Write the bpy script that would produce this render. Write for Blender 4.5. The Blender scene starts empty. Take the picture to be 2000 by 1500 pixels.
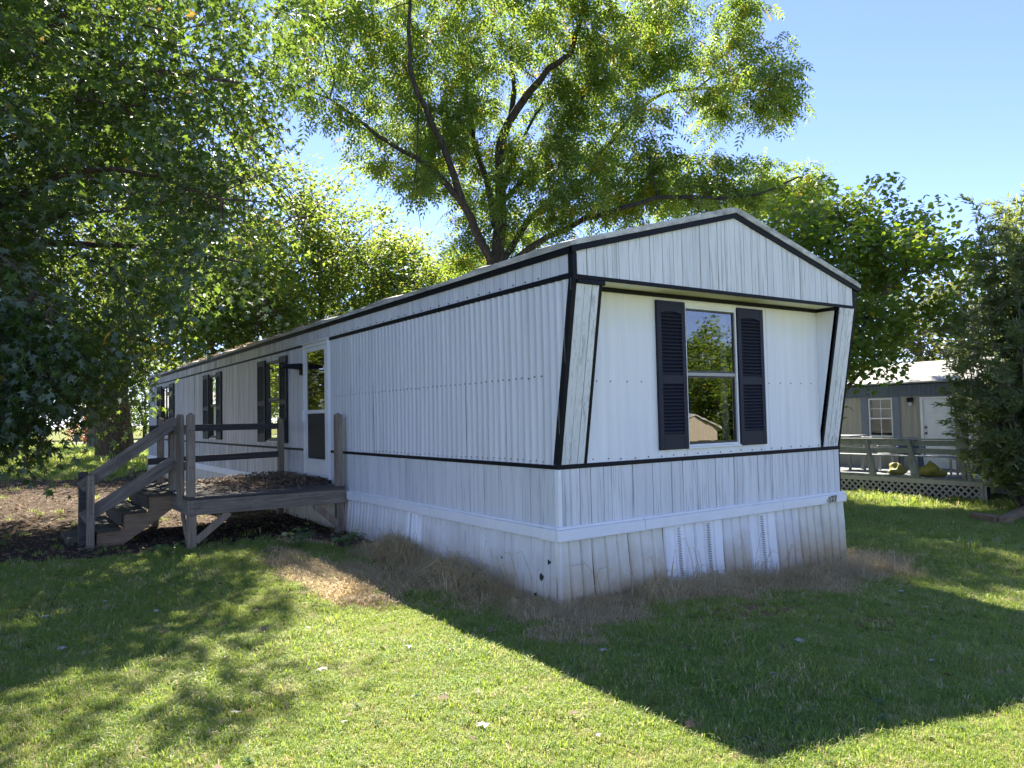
import bpy, bmesh, math, random
import numpy as np
from mathutils import Vector, Matrix

random.seed(7)
rng = np.random.default_rng(11)
S = bpy.context.scene
COL = S.collection

# ------------------------------------------------------------------ camera, sky, sun, exposure
cam_d = bpy.data.cameras.new('camera'); cam = bpy.data.objects.new('camera', cam_d); COL.objects.link(cam)
cam_d.sensor_fit = 'HORIZONTAL'; cam_d.sensor_width = 36.0; cam_d.lens = 1468.4355 * 36 / 2000
cam_d.clip_start = 0.05; cam_d.clip_end = 3000
CAM = Vector((-4.0252, -5.1709, 1.6398))
_r = Vector((0.823816, -0.566444, -0.021655)); _u = Vector((-0.006443, -0.047556, 0.998848)); _f = Vector((0.566821, 0.822727, 0.042827))
cam.matrix_world = Matrix(((_r.x, _u.x, -_f.x, CAM.x), (_r.y, _u.y, -_f.y, CAM.y), (_r.z, _u.z, -_f.z, CAM.z), (0, 0, 0, 1)))
S.camera = cam

SUN_EL = math.radians(48.3); SUN_AZ = math.radians(22.0)        # azimuth from +Y towards +X
world = bpy.data.worlds.new('World'); S.world = world; world.use_nodes = True
wn = world.node_tree.nodes; wl = world.node_tree.links
sky = wn.new('ShaderNodeTexSky'); sky.sky_type = 'NISHITA'; sky.sun_disc = False
sky.sun_elevation = SUN_EL; sky.sun_rotation = SUN_AZ; sky.altitude = 200; sky.air_density = 0.62; sky.dust_density = 0.0; sky.ozone_density = 2.6
wn['Background'].inputs['Strength'].default_value = 0.10
tint = wn.new('ShaderNodeMix'); tint.data_type = 'RGBA'; tint.blend_type = 'MULTIPLY'; tint.inputs[0].default_value = 1.0; tint.inputs[7].default_value = (.96, .86, 1.0, 1)   # white balance of the clear blue sky
wl.new(sky.outputs[0], tint.inputs[6]); wl.new(tint.outputs[2], wn['Background'].inputs['Color'])
sun_d = bpy.data.lights.new('sun', 'SUN'); sun_d.energy = 5.0; sun_d.angle = math.radians(0.53); sun_d.color = (1.0, 0.93, 0.80)
sun = bpy.data.objects.new('sun', sun_d); COL.objects.link(sun)
sdir = Vector((math.sin(SUN_AZ) * math.cos(SUN_EL), math.cos(SUN_AZ) * math.cos(SUN_EL), math.sin(SUN_EL)))
sun.rotation_euler = sdir.to_track_quat('Z', 'Y').to_euler(); sun.location = (10, 20, 30)
S.view_settings.view_transform = 'Standard'; S.view_settings.look = 'None'
S.view_settings.exposure = 1.95; S.view_settings.gamma = 1.0; S.view_settings.use_curve_mapping = False
S.render.engine = 'CYCLES'
S.cycles.max_bounces = 6; S.cycles.diffuse_bounces = 3; S.cycles.glossy_bounces = 3; S.cycles.transmission_bounces = 5
S.cycles.transparent_max_bounces = 8; S.cycles.caustics_reflective = False; S.cycles.caustics_refractive = False
S.cycles.use_denoising = True; S.cycles.use_adaptive_sampling = True; S.cycles.adaptive_threshold = 0.025; S.cycles.sample_clamp_indirect = 6.0

# ------------------------------------------------------------------ material helpers
class NT:
    def __init__(s, name):
        m = bpy.data.materials.new(name); m.use_nodes = True; s.m = m; s.t = m.node_tree; s.n = s.t.nodes; s.l = s.t.links
        s.p = s.n['Principled BSDF']; s.out = s.n['Material Output']
        s.geo = None
    def pos(s):
        if s.geo is None: s.geo = s.n.new('ShaderNodeNewGeometry')
        return s.geo.outputs['Position']
    def mapping(s, scale, loc=(0, 0, 0), src=None):
        mp = s.n.new('ShaderNodeMapping'); mp.inputs['Scale'].default_value = scale; mp.inputs['Location'].default_value = loc
        s.l.new(src or s.pos(), mp.inputs['Vector']); return mp.outputs[0]
    def noise(s, scale, detail=4, rough=.55, vec=None, dist=0.0):
        n = s.n.new('ShaderNodeTexNoise'); n.inputs['Scale'].default_value = scale; n.inputs['Detail'].default_value = detail
        n.inputs['Roughness'].default_value = rough; n.inputs['Distortion'].default_value = dist
        s.l.new(vec if vec is not None else s.pos(), n.inputs['Vector']); return n.outputs['Fac']
    def ramp(s, fac, stops):
        r = s.n.new('ShaderNodeValToRGB'); e = r.color_ramp.elements
        while len(e) > 1: e.remove(e[-1])
        e[0].position, c0 = stops[0]; e[0].color = c0 if len(c0) == 4 else (*c0, 1)
        for p_, c in stops[1:]:
            k = e.new(p_); k.color = c if len(c) == 4 else (*c, 1)
        s.l.new(fac, r.inputs[0]); return r.outputs[0]
    def mix(s, fac, a, b, mode='MIX'):
        m = s.n.new('ShaderNodeMix'); m.data_type = 'RGBA'; m.blend_type = mode
        for i, v in ((0, fac), (6, a), (7, b)):
            if isinstance(v, (int, float)): m.inputs[i].default_value = v
            elif isinstance(v, tuple): m.inputs[i].default_value = (*v, 1) if len(v) == 3 else v
            else: s.l.new(v, m.inputs[i])
        return m.outputs[2]
    def math(s, op, a, b=None, clamp=False):
        m = s.n.new('ShaderNodeMath'); m.operation = op; m.use_clamp = clamp
        for i, v in ((0, a), (1, b)):
            if v is None: continue
            if isinstance(v, (int, float)): m.inputs[i].default_value = v
            else: s.l.new(v, m.inputs[i])
        return m.outputs[0]
    def sep(s, i, src=None):
        x = s.n.new('ShaderNodeSeparateXYZ'); s.l.new(src or s.pos(), x.inputs[0]); return x.outputs[i]
    def rng(s, v, a, b, c=0.0, d=1.0):
        m = s.n.new('ShaderNodeMapRange'); m.clamp = True
        for i, q in ((1, a), (2, b), (3, c), (4, d)): m.inputs[i].default_value = q
        s.l.new(v, m.inputs[0]); return m.outputs[0]
    def attr(s, name):
        a = s.n.new('ShaderNodeAttribute'); a.attribute_name = name; return a
    def col(s, v):
        if isinstance(v, tuple): s.p.inputs['Base Color'].default_value = (*v, 1)
        else: s.l.new(v, s.p.inputs['Base Color'])
    def rough(s, v):
        if isinstance(v, (int, float)): s.p.inputs['Roughness'].default_value = v
        else: s.l.new(v, s.p.inputs['Roughness'])
    def bump(s, h, strength=.3, dist=.01):
        b = s.n.new('ShaderNodeBump'); b.inputs['Strength'].default_value = strength; b.inputs['Distance'].default_value = dist
        s.l.new(h, b.inputs['Height']); s.l.new(b.outputs[0], s.p.inputs['Normal'])

def plain(name, c, r=.6, metal=0.0, var=.12, sc=6.0):
    k = NT(name); n = k.noise(sc, 4); k.col(k.mix(n, tuple(x * (1 - var * 2) for x in c), tuple(min(1, x * (1 + var)) for x in c)))
    k.rough(r); k.p.inputs['Metallic'].default_value = metal; return k.m

def siding_mat(name, base, streak=.5, grime_y=True):
    k = NT(name)
    st = k.noise(1.0, 5, .6, k.mapping((9, 9, .5)))
    fine = k.noise(1.0, 4, .6, k.mapping((40, 40, 1.2)))
    bl = k.noise(1.3, 3)
    c = k.mix(k.rng(st, .35, .75), base, tuple(x * .80 for x in base))
    c = k.mix(k.math('MULTIPLY', k.rng(fine, .45, .75), .35), c, tuple(x * .7 for x in base))
    if grime_y:                                     # mildew on the panels under the trees, towards the far end
        g = k.rng(k.sep(1), 4.0, 12.0)
        g = k.math('MULTIPLY', g, k.rng(st, .25, .7))
        c = k.mix(k.math('MULTIPLY', g, .75), c, (.17, .19, .16))
    c = k.mix(k.math('MULTIPLY', k.rng(bl, .5, .8), .25), c, tuple(x * .78 for x in base))
    run = k.noise(1.0, 4, .6, k.mapping((5, 5, .35), (2, 7, 1)))
    c = k.mix(k.math('MULTIPLY', k.rng(run, .55, .78), .40), c, tuple(x * .55 for x in base))
    k.col(c); k.rough(.55); k.bump(bl, .25, .03); return k.m

def plank_mat(name, base, dark=(.16, .17, .17)):
    k = NT(name)
    v = k.mapping((26, 26, .55))
    g1 = k.noise(1.0, 6, .7, v, .6)
    g2 = k.noise(1.0, 3, .5, k.mapping((80, 80, 2.0), (3, 1, 0)), .3)
    big = k.noise(1.0, 2, .5, k.mapping((7, 7, .9)))
    worn = k.rng(big, .32, .60)
    f = k.math('MULTIPLY', k.rng(g1, .53, .66), k.math('ADD', k.math('MULTIPLY', worn, .62), .14))
    c = k.mix(f, base, dark)
    f2 = k.math('MULTIPLY', k.rng(g2, .56, .70), k.math('ADD', k.math('MULTIPLY', worn, .6), .16))
    c = k.mix(f2, c, dark)
    oi = k.n.new('ShaderNodeObjectInfo'); c = k.mix(k.math('MULTIPLY', oi.outputs['Random'], .30), c, tuple(x * .62 for x in base))
    g = k.math('MULTIPLY', k.rng(k.sep(1), 4.0, 12.0), k.rng(big, .25, .7))
    c = k.mix(k.math('MULTIPLY', g, .7), c, (.15, .16, .13))
    k.col(c); k.rough(.7); k.bump(g1, .12, .004); return k.m

def skirt_mat(name, base, mud=.8):
    k = NT(name)
    st = k.noise(1.0, 4, .6, k.mapping((7, 7, .6)))
    n = k.noise(3.2, 5, .6)
    h = k.math('ADD', k.sep(2), k.math('MULTIPLY', k.math('SUBTRACT', n, .5), .5))
    m = k.rng(h, .44, .02)
    c = k.mix(k.rng(st, .4, .8), base, tuple(x * .82 for x in base))
    c = k.mix(k.math('MULTIPLY', m, mud), c, (.40, .31, .19))
    sp = k.noise(16, 3, .7); c = k.mix(k.math('MULTIPLY', k.rng(sp, .70, .76), k.rng(h, .5, .1)), c, (.12, .10, .08))
    k.col(c); k.rough(.5); return k.m

def wood_mat(name, light, dark, blot=.5, axis='X', roty=0.0):
    k = NT(name)
    sc = {'X': (1.2, 26, 26), 'Y': (26, 1.2, 26), 'Z': (26, 26, 1.2)}[axis]
    src = None
    if roty:
        vr = k.n.new('ShaderNodeVectorRotate'); vr.rotation_type = 'Y_AXIS'; vr.inputs['Angle'].default_value = roty; k.l.new(k.pos(), vr.inputs['Vector']); src = vr.outputs[0]
    g = k.noise(1.0, 6, .65, k.mapping(sc, src=src), .8)
    fine = k.noise(1.0, 3, .6, k.mapping(tuple(q * 4 for q in sc), src=src))
    b = k.noise(2.6, 4, .6)
    c = k.mix(k.rng(g, .3, .72), dark, light)
    c = k.mix(k.math('MULTIPLY', k.rng(fine, .52, .68), .55), c, tuple(x * .35 for x in dark))
    c = k.mix(k.math('MULTIPLY', k.rng(b, .48, .70), blot), c, tuple(x * .3 for x in dark))
    k.col(c); k.rough(.85); k.bump(g, .5, .006); return k.m

def leaf_mat(name, top, under, trans, tw=.45, warm=(.30, .24, .04), warm_amt=.08, rough=.5):
    k = NT(name)
    a = k.attr('rnd').outputs['Fac']
    big = k.noise(.45, 2)
    t2 = k.mix(a, tuple(x * .62 for x in top), tuple(min(1, x * 1.35) for x in top))
    t2 = k.mix(k.rng(a, 1 - warm_amt, 1 - warm_amt + .01), t2, warm)
    t2 = k.mix(k.math('MULTIPLY', k.rng(big, .35, .7), .3), t2, tuple(min(1, x * 1.5) for x in top))
    k.pos(); c = k.mix(k.geo.outputs['Backfacing'], t2, under)
    k.col(c); k.rough(rough); k.p.inputs['Specular IOR Level'].default_value = .35
    tr = k.n.new('ShaderNodeBsdfTranslucent')
    k.l.new(k.mix(k.rng(a, 1 - warm_amt, 1 - warm_amt + .01), k.mix(a, trans, tuple(x * .75 for x in trans)), tuple(min(1, x * 1.6) for x in warm)), tr.inputs['Color'])
    mx = k.n.new('ShaderNodeMixShader'); mx.inputs[0].default_value = tw
    k.l.new(k.p.outputs[0], mx.inputs[1]); k.l.new(tr.outputs[0], mx.inputs[2]); k.l.new(mx.outputs[0], k.out.inputs[0])
    return k.m

def bark_mat(name, a, b, sc=14):
    k = NT(name); n = k.noise(1.0, 6, .65, k.mapping((sc, sc, sc * .22)), .7)
    c = k.ramp(n, [(.32, tuple(x * .25 for x in b)), (.48, b), (.72, a)])
    k.col(c); k.rough(.95); k.bump(n, 1.0, .05); return k.m

def glass_mat(name, refl=.15, tint=(.5, .52, .54), fm=1.5):
    k = NT(name); k.n.remove(k.p)
    tr = k.n.new('ShaderNodeBsdfTransparent'); tr.inputs[0].default_value = (*tint, 1)
    gl = k.n.new('ShaderNodeBsdfGlossy'); gl.inputs['Roughness'].default_value = 0.0; gl.inputs['Color'].default_value = (.86, .86, .84, 1)
    bp = k.n.new('ShaderNodeBump'); bp.inputs['Strength'].default_value = .05; bp.inputs['Distance'].default_value = .01; k.l.new(k.noise(3.0, 2), bp.inputs['Height']); k.l.new(bp.outputs[0], gl.inputs['Normal'])
    fr = k.n.new('ShaderNodeFresnel'); fr.inputs['IOR'].default_value = 1.5
    f = k.math('ADD', k.math('MULTIPLY', fr.outputs[0], fm), refl, True)
    mx = k.n.new('ShaderNodeMixShader'); k.l.new(f, mx.inputs[0]); k.l.new(tr.outputs[0], mx.inputs[1]); k.l.new(gl.outputs[0], mx.inputs[2])
    k.l.new(mx.outputs[0], k.out.inputs[0]); return k.m

M = {}
M['siding'] = siding_mat('painted_aluminium', (.72, .73, .75))
M['front'] = siding_mat('chalky_front_panel', (.72, .72, .71), grime_y=False)
def _front_stain_bounce():                                   # yellowed chalky paint with lawn bounce light painted in at the panel head, uneven edge
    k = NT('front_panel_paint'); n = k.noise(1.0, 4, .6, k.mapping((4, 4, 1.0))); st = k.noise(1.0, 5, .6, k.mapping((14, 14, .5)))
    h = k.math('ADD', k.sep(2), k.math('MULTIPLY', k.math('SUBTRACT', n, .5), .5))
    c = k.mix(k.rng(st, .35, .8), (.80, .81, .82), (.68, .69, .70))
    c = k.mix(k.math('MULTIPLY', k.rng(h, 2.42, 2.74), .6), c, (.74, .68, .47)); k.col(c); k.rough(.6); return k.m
M['front'] = _front_stain_bounce()
M['cream'] = plain('soffit_bounce_cream', (.86, .82, .68), .6, var=.08)  # yellow-cream tone takes in the bounce light from the lawn
M['plank'] = plank_mat('weathered_white_plank', (.72, .73, .74))
M['plank_side'] = plank_mat('weathered_side_plank', (.68, .69, .71), (.27, .28, .30))
M['skirt'] = skirt_mat('skirting_panel_white', (.74, .74, .73))
M['skirt_dirty'] = skirt_mat('skirting_panel_yellowed', (.70, .68, .61), 1.0)
M['skirt_new'] = skirt_mat('skirting_panel_bright', (.86, .87, .88), .25)
M['vent'] = plain('vent_slot_grey', (.20, .21, .22), .7); M['band'] = plain('white_vinyl_band', (.80, .81, .83), .45, var=.06)
M['black'] = plain('black_trim_paint', (.007, .008, .012), .6, var=.3); M['black'].node_tree.nodes['Principled BSDF'].inputs['Specular IOR Level'].default_value = .2
M['shutter'] = plain('navy_shutter_vinyl', (.013, .015, .028), .55, var=.2); M['shutter'].node_tree.nodes['Principled BSDF'].inputs['Specular IOR Level'].default_value = .3
M['white'] = plain('white_frame_paint', (.76, .77, .78), .45, var=.06)
M['alu'] = plain('dull_aluminium', (.34, .33, .31), .4, .5)
M['bronze'] = plain('dark_window_frame', (.05, .045, .04), .5)
M['screen'] = plain('dark_insect_screen', (.018, .021, .024), .7)
M['curtain'] = plain('pale_curtain', (.55, .54, .50), .9)
M['interior'] = plain('dark_brown_interior', (.055, .042, .03), .8)
M['glass'] = glass_mat('window_glass')
M['glass_side'] = glass_mat('side_window_glass', .04, (.6, .6, .58), .8)
M['roof'] = (lambda k: (k.col(k.mix(k.rng(k.noise(1.0, 6, .7, k.mapping((4, 1.5, 9))), .35, .68), (.62, .61, .58), (.20, .20, .18))), k.rough(.85), k.bump(k.noise(5, 4), .6, .05), k.m)[-1])(NT('weathered_roof_coat'))
M['wood'] = wood_mat('grey_weathered_timber', (.28, .235, .18), (.115, .095, .072))
M['wood_y'] = wood_mat('grey_weathered_timber_y', (.26, .22, .175), (.105, .088, .068), axis='Y')
M['wood_z'] = wood_mat('grey_weathered_post', (.33, .27, .20), (.14, .112, .082), .35, 'Z')
M['wood_slope'] = wood_mat('grey_weathered_handrail', (.27, .23, .185), (.09, .075, .06), .5, 'X', math.radians(35.9))
M['wood_dark'] = wood_mat('blackened_timber', (.085, .078, .072), (.032, .03, .03), .5)
M['wood_tan'] = wood_mat('brown_treated_timber', (.30, .215, .125), (.16, .105, .06), .2)
M['tread'] = wood_mat('mossy_dark_tread', (.075, .066, .045), (.022, .02, .016), .5, 'Y')
M['bark'] = bark_mat('maple_bark', (.17, .125, .09), (.085, .06, .045))
M['bark_dark'] = bark_mat('walnut_bark', (.085, .07, .058), (.045, .037, .031))
M['bark_grey'] = bark_mat('grey_bark', (.26, .22, .18), (.14, .12, .10))
M['lf_maple'] = leaf_mat('silver_maple_leaf', (.045, .088, .032), (.16, .21, .15), (.26, .39, .045), .44, (.30, .20, .04), .02)
M['lf_maple2'] = leaf_mat('far_maple_leaf', (.045, .085, .025), (.10, .14, .07), (.30, .38, .03), .5, (.35, .26, .03), .04)
M['lf_walnut'] = leaf_mat('walnut_leaf', (.05, .105, .034), (.09, .15, .06), (.38, .52, .06), .53, (.36, .26, .03), .05)
M['lf_mulb'] = leaf_mat('mulberry_leaf', (.055, .105, .026), (.10, .15, .06), (.36, .52, .04), .50, (.36, .28, .03), .06)
M['lf_willow'] = leaf_mat('willow_leaf', (.10, .15, .07), (.18, .22, .14), (.44, .52, .12), .48, (.30, .26, .06), .03)
M['lf_back'] = leaf_mat('woods_leaf', (.065, .115, .028), (.11, .15, .06), (.36, .48, .06), .54, (.35, .28, .04), .06)
M['lf_oak'] = leaf_mat('oak_leaf', (.055, .075, .035), (.10, .12, .07), (.22, .26, .05), .4, (.25, .2, .06), .06)
M['lf_red'] = leaf_mat('red_shrub_leaf', (.20, .05, .03), (.22, .09, .06), (.45, .12, .04), .4)
M['lf_weed'] = leaf_mat('weed_leaf', (.085, .17, .045), (.11, .18, .08), (.28, .46, .06), .4)

# ------------------------------------------------------------------ object helpers
def tag(o, label=None, cat=None, group=None, kind=None):
    for k_, v in (('label', label), ('category', cat), ('group', group), ('kind', kind)):
        if v: o[k_] = v
    return o
def empty(name, loc):
    o = bpy.data.objects.new(name, None); o.location = loc; o.empty_display_size = .2; COL.objects.link(o); return o
def adopt(o, parent):
    if parent is not None:
        o.parent = parent
        o.matrix_parent_inverse = Matrix.Translation(parent.location).inverted() if parent.type == 'EMPTY' else Matrix.Identity(4)
def link(name, me, mat, parent=None, smooth=False):
    o = bpy.data.objects.new(name, me); COL.objects.link(o)
    if mat is not None:
        for m_ in (mat if isinstance(mat, (list, tuple)) else [mat]): me.materials.append(m_)
    if smooth: me.polygons.foreach_set('use_smooth', [True] * len(me.polygons))
    adopt(o, parent); return o
def pydata(name, v, f, mat, parent=None, smooth=False):
    me = bpy.data.meshes.new(name); me.from_pydata([tuple(map(float, q)) for q in v], [], f); me.update(); return link(name, me, mat, parent, smooth)
def from_bm(name, bm, mat, parent=None, smooth=False):
    bmesh.ops.recalc_face_normals(bm, faces=bm.faces)
    me = bpy.data.meshes.new(name); bm.to_mesh(me); bm.free(); return link(name, me, mat, parent, smooth)
BF = [(0, 3, 2, 1), (4, 5, 6, 7), (0, 1, 5, 4), (1, 2, 6, 5), (2, 3, 7, 6), (3, 0, 4, 7)]
def hexa(bm, c, bevel=0):
    vs = [bm.verts.new(q) for q in c]; fs = [bm.faces.new([vs[i] for i in f]) for f in BF]
    if bevel:
        es = list({e for f in fs for e in f.edges}); bmesh.ops.bevel(bm, geom=es, offset=bevel, segments=1, affect='EDGES')
def cb(x0, x1, y0, y1, z0, z1): return [(x0, y0, z0), (x1, y0, z0), (x1, y1, z0), (x0, y1, z0), (x0, y0, z1), (x1, y0, z1), (x1, y1, z1), (x0, y1, z1)]
def box(name, x0, x1, y0, y1, z0, z1, mat, parent=None, bevel=0.0):
    bm = bmesh.new(); hexa(bm, cb(x0, x1, y0, y1, z0, z1), bevel); return from_bm(name, bm, mat, parent)
def hx(name, c, mat, parent=None, bevel=0.0):
    bm = bmesh.new(); hexa(bm, c, bevel); return from_bm(name, bm, mat, parent)
def beam_c(p, q, w, t, up=(0, 0, 1)):
    """corners of a board from p to q: w across (along up), t thick"""
    p, q = Vector(p), Vector(q); d = (q - p).normalized(); up = Vector(up); s = d.cross(up).normalized(); u = s.cross(d).normalized()
    a, b = s * t / 2, u * w / 2
    return [p - a - b, p + a - b, q + a - b, q - a - b, p - a + b, p + a + b, q + a + b, q - a + b]
def beam(name, p, q, w, t, mat, parent=None, up=(0, 0, 1), bevel=.004):
    bm = bmesh.new(); hexa(bm, beam_c(p, q, w, t, up), bevel); return from_bm(name, bm, mat, parent)
def tube_geo(pts, r0, r1, n=8, V=None, F=None):
    pts = [Vector(p) for p in pts]; L = len(pts); base = len(V)
    acc = [0]
    for i in range(1, L): acc.append(acc[-1] + (pts[i] - pts[i - 1]).length)
    ref = Vector((.31, .77, .2)).normalized()
    for i, p in enumerate(pts):
        d = (pts[min(i + 1, L - 1)] - pts[max(i - 1, 0)]).normalized()
        s = d.cross(ref)
        if s.length < .1: s = d.cross(Vector((0, 1, 0)))
        s.normalize(); u = s.cross(d)
        k = acc[i] / max(acc[-1], 1e-6)
        r = (r0 + (r1 - r0) * k) if not callable(r0) else r0(k)
        for j in range(n):
            a = 2 * math.pi * j / n; V.append(tuple(p + (s * math.cos(a) + u * math.sin(a)) * r))
    for i in range(L - 1):
        for j in range(n):
            F.append((base + i * n + j, base + i * n + (j + 1) % n, base + (i + 1) * n + (j + 1) % n, base + (i + 1) * n + j))
    F.append(tuple(base + (L - 1) * n + j for j in range(n)))
def tube(name, pts, r0, r1, mat, parent=None, n=8):
    V, F = [], []; tube_geo(pts, r0, r1, n, V, F); return pydata(name, V, F, mat, parent, True)

# ------------------------------------------------------------------ the lie of the land
def sm(t):
    t = np.clip(t, 0, 1); return t * t * (3 - 2 * t)
def gz(x, y):
    x = np.asarray(x, float); y = np.asarray(y, float)
    z = .105 * sm(y / 5) * (1 - sm((x + .2) / 3)) - .22 * sm(x / 4.4) * (1 - sm((y - 6) / 20)) - .018 * np.clip(x - 4.2, 0, 12) * (1 - sm((y - 12) / 20))
    z = z + .10 * sm((y - 18) / 14) - 1.9 * sm((x - y - 18) / 22)
    z = z + .012 * np.sin(x * 1.9 + .7 * y) * np.cos(y * 1.3 - .4 * x) + .006 * np.sin(5.1 * x + 1) * np.sin(4.3 * y)
    return z
def G(x, y): return float(gz(x, y))
def wob(x, y, s=1.0, k=0.0):
    return (np.sin(x * 1.7 * s + k) * np.cos(y * 2.1 * s - 1.3 * k) + .6 * np.sin(x * 3.9 * s - y * 2.7 * s + 2 * k) + .4 * np.cos(x * 7.3 * s + y * 6.1 * s + k)) / 2.0
def f_litter(x, y):
    a = sm((y - (4.55 + .35 * wob(x, y, .9, 1) + .5 * sm((-x - 3.2) / 2))) / .5) * (1 - sm((y - (19 + 2 * wob(x, y, .3, 2))) / 5)) * (1 - sm((x - .2) / .4))
    b = sm((-.12 - x) * -1 / .1) * 0
    strip = sm((y - 3.2) / .7) * (1 - sm((-x - .55 - .25 * wob(x, y, 1.2, 4)) / .3)) * (1 - sm((x - .3) / .3)) * (1 - sm((y - 21) / 3))
    return np.clip(np.maximum(a, strip), 0, 1)
def f_dry(x, y):
    d = np.maximum(np.maximum(-x, x - 4.2), np.maximum(-y, y - 21)); w = wob(x, y, 1.1, 3)
    a = 1 - sm((d - (.50 + .42 * w + .2 * wob(x, y, 2.7, 6))) / .3)
    a = a * (1 - sm((y - 4.2) / .6) * (x < .5)) * (1 - .0 * x)
    rightpatch = 1 - sm((np.hypot((x - 4.9) / .9, (y - .1) / .8) - .6 - .45 * w) / .3)
    leftpatch = 1 - sm((np.hypot((x + 1.15) / .55, (y - 2.3) / 1.6) - .75 - .35 * w) / .3); rightpatch = np.maximum(rightpatch, leftpatch)
    return np.clip(np.maximum(a, rightpatch), 0, 1)
def f_bare(x, y):
    return np.clip(1 - sm((np.hypot((x - 1.1) / .75, (y + 1.05) / .28) - .6) / .5), 0, 1) + np.clip(1 - sm((np.hypot((x - 1.9) / .35, (y + 1.75) / .2) - .5) / .5), 0, 1) * .8 + sum(np.clip(1 - sm((np.hypot((x - a_) / b_, (y - c_) / d_) - .4 - .4 * wob(x, y, 2.2, 13)) / .6), 0, 1) * e_ for a_, b_, c_, d_, e_ in ((-2.75, .45, -.75, .22, .55), (-3.35, .5, -.1, .2, .5), (-2.2, .35, -.15, .2, .4), (-3.6, .4, 1.0, .25, .35)))

# ------------------------------------------------------------------ ground
def axis_coords(lo, hi, step, far):
    a = list(np.arange(lo, hi + 1e-6, step)); s = step; v = hi
    while v < far: s *= 1.35; v += s; a.append(v)
    s = step; v = lo; b = []
    while v > -far: s *= 1.35; v -= s; b.append(v)
    return np.array(b[::-1] + a)
xs = axis_coords(-9, 14, .16, 420); ys = axis_coords(-7, 22, .16, 420)
XX, YY = np.meshgrid(xs, ys); ZZ = gz(XX, YY)
nx, ny = len(xs), len(ys)
verts = np.stack([XX.ravel(), YY.ravel(), ZZ.ravel()], 1)
idx = np.arange(nx * ny).reshape(ny, nx)
quads = np.stack([idx[:-1, :-1].ravel(), idx[:-1, 1:].ravel(), idx[1:, 1:].ravel(), idx[1:, :-1].ravel()], 1)
def np_mesh(name, V, Fk, smooth=False):
    """V (n,3); Fk (m,k) same-size polygons"""
    me = bpy.data.meshes.new(name); m_, k_ = Fk.shape
    me.vertices.add(len(V)); me.vertices.foreach_set('co', np.ascontiguousarray(V, dtype=np.float32).ravel())
    me.loops.add(m_ * k_); me.loops.foreach_set('vertex_index', np.ascontiguousarray(Fk, dtype=np.int32).ravel())
    me.polygons.add(m_); me.polygons.foreach_set('loop_start', np.arange(0, m_ * k_, k_, dtype=np.int32))
    if smooth: me.polygons.foreach_set('use_smooth', np.ones(m_, dtype=bool))
    me.update(calc_edges=True); return me
gme = np_mesh('ground', verts, quads, True)
for nm, fn in (('litter', f_litter), ('dry', f_dry), ('bare', f_bare)):
    at = gme.attributes.new(nm, 'FLOAT', 'POINT'); at.data.foreach_set('value', fn(verts[:, 0], verts[:, 1]).astype(np.float32))
def ground_mat():
    k = NT('lawn_soil')
    n1 = k.noise(1.1, 5, .6); n2 = k.noise(9, 5, .65); n3 = k.noise(45, 4, .7)
    grass = k.mix(k.rng(n1, .35, .65), (.10, .14, .03), (.19, .19, .055))
    grass = k.mix(k.rng(n2, .52, .72), grass, (.30, .23, .11))
    grass = k.mix(k.rng(n3, .52, .8), grass, (.06, .075, .02))
    dry = k.mix(k.rng(n2, .35, .7), (.25, .155, .075), (.36, .26, .13)); dry = k.mix(k.rng(n3, .5, .7), dry, (.11, .065, .035))
    lit = k.mix(k.rng(n2, .35, .65), (.045, .032, .022), (.10, .072, .05)); lit = k.mix(k.rng(n3, .55, .7), lit, (.20, .15, .11))
    bare = k.mix(n2, (.20, .105, .065), (.28, .16, .10))
    c = k.mix(k.rng(k.attr('dry').outputs['Fac'], .25, .75), grass, dry)
    c = k.mix(k.rng(k.attr('litter').outputs['Fac'], .2, .8), c, lit)
    c = k.mix(k.math('MULTIPLY', k.attr('bare').outputs['Fac'], .8, True), c, bare)
    k.col(c); k.rough(.95); k.p.inputs['Specular IOR Level'].default_value = .1
    k.bump(n3, .8, .03); return k.m
ground = link('ground', gme, ground_mat()); tag(ground, kind='structure')
# lane far behind, pale asphalt
rx = np.linspace(-90, 110, 60)
rv = [(x, 66 - .04 * x, G(x, 66 - .04 * x) + .03) for x in rx] + [(x, 70.5 - .04 * x, G(x, 70.5 - .04 * x) + .03) for x in rx]
road = pydata('road', rv, [(i, i + 1, 61 + i, 60 + i) for i in range(59)], plain('pale_asphalt', (.30, .29, .27), .9)); tag(road, kind='structure')

# ------------------------------------------------------------------ main mobile home
W_, L_, D_ = 4.2, 20.95, .2745
Z_BAND0, Z_BAND1, Z_BELT0, Z_BELT1, Z_TR0, Z_TR1, Z_FA0, Z_FA1 = .553, .668, 1.168, 1.208, 2.80, 2.847, 3.010, 3.065
home = empty('mobile_home', (2.1, 10.2, -.1))
tag(home, 'long white mobile home with black trim and navy shutters in the foreground', 'mobile home')
def yf(z): return -max(0.0, min(1.0, (z - Z_BELT1) / (Z_TR0 - Z_BELT1))) * D_       # slanted front line
class Wall:
    """left: a = y, out = -x ; front: a = x, out = -y"""
    def __init__(s, kind, off=0.0, base=0.0): s.k = kind; s.off = off; s.base = base
    def p(s, a, o, z):
        o = o + s.off
        return (s.base - o, a, z) if s.k == 'L' else (a, s.base - o, z)
    def hexv(s, a0, a1, o0, o1, z0, z1): return [s.p(a0, o0, z0), s.p(a1, o0, z0), s.p(a1, o1, z0), s.p(a0, o1, z0), s.p(a0, o0, z1), s.p(a1, o0, z1), s.p(a1, o1, z1), s.p(a0, o1, z1)]
    def box(s, name, a0, a1, o0, o1, z0, z1, mat, parent, bevel=0.0): return hx(name, s.hexv(a0, a1, o0, o1, z0, z1), mat, parent, bevel)
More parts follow.
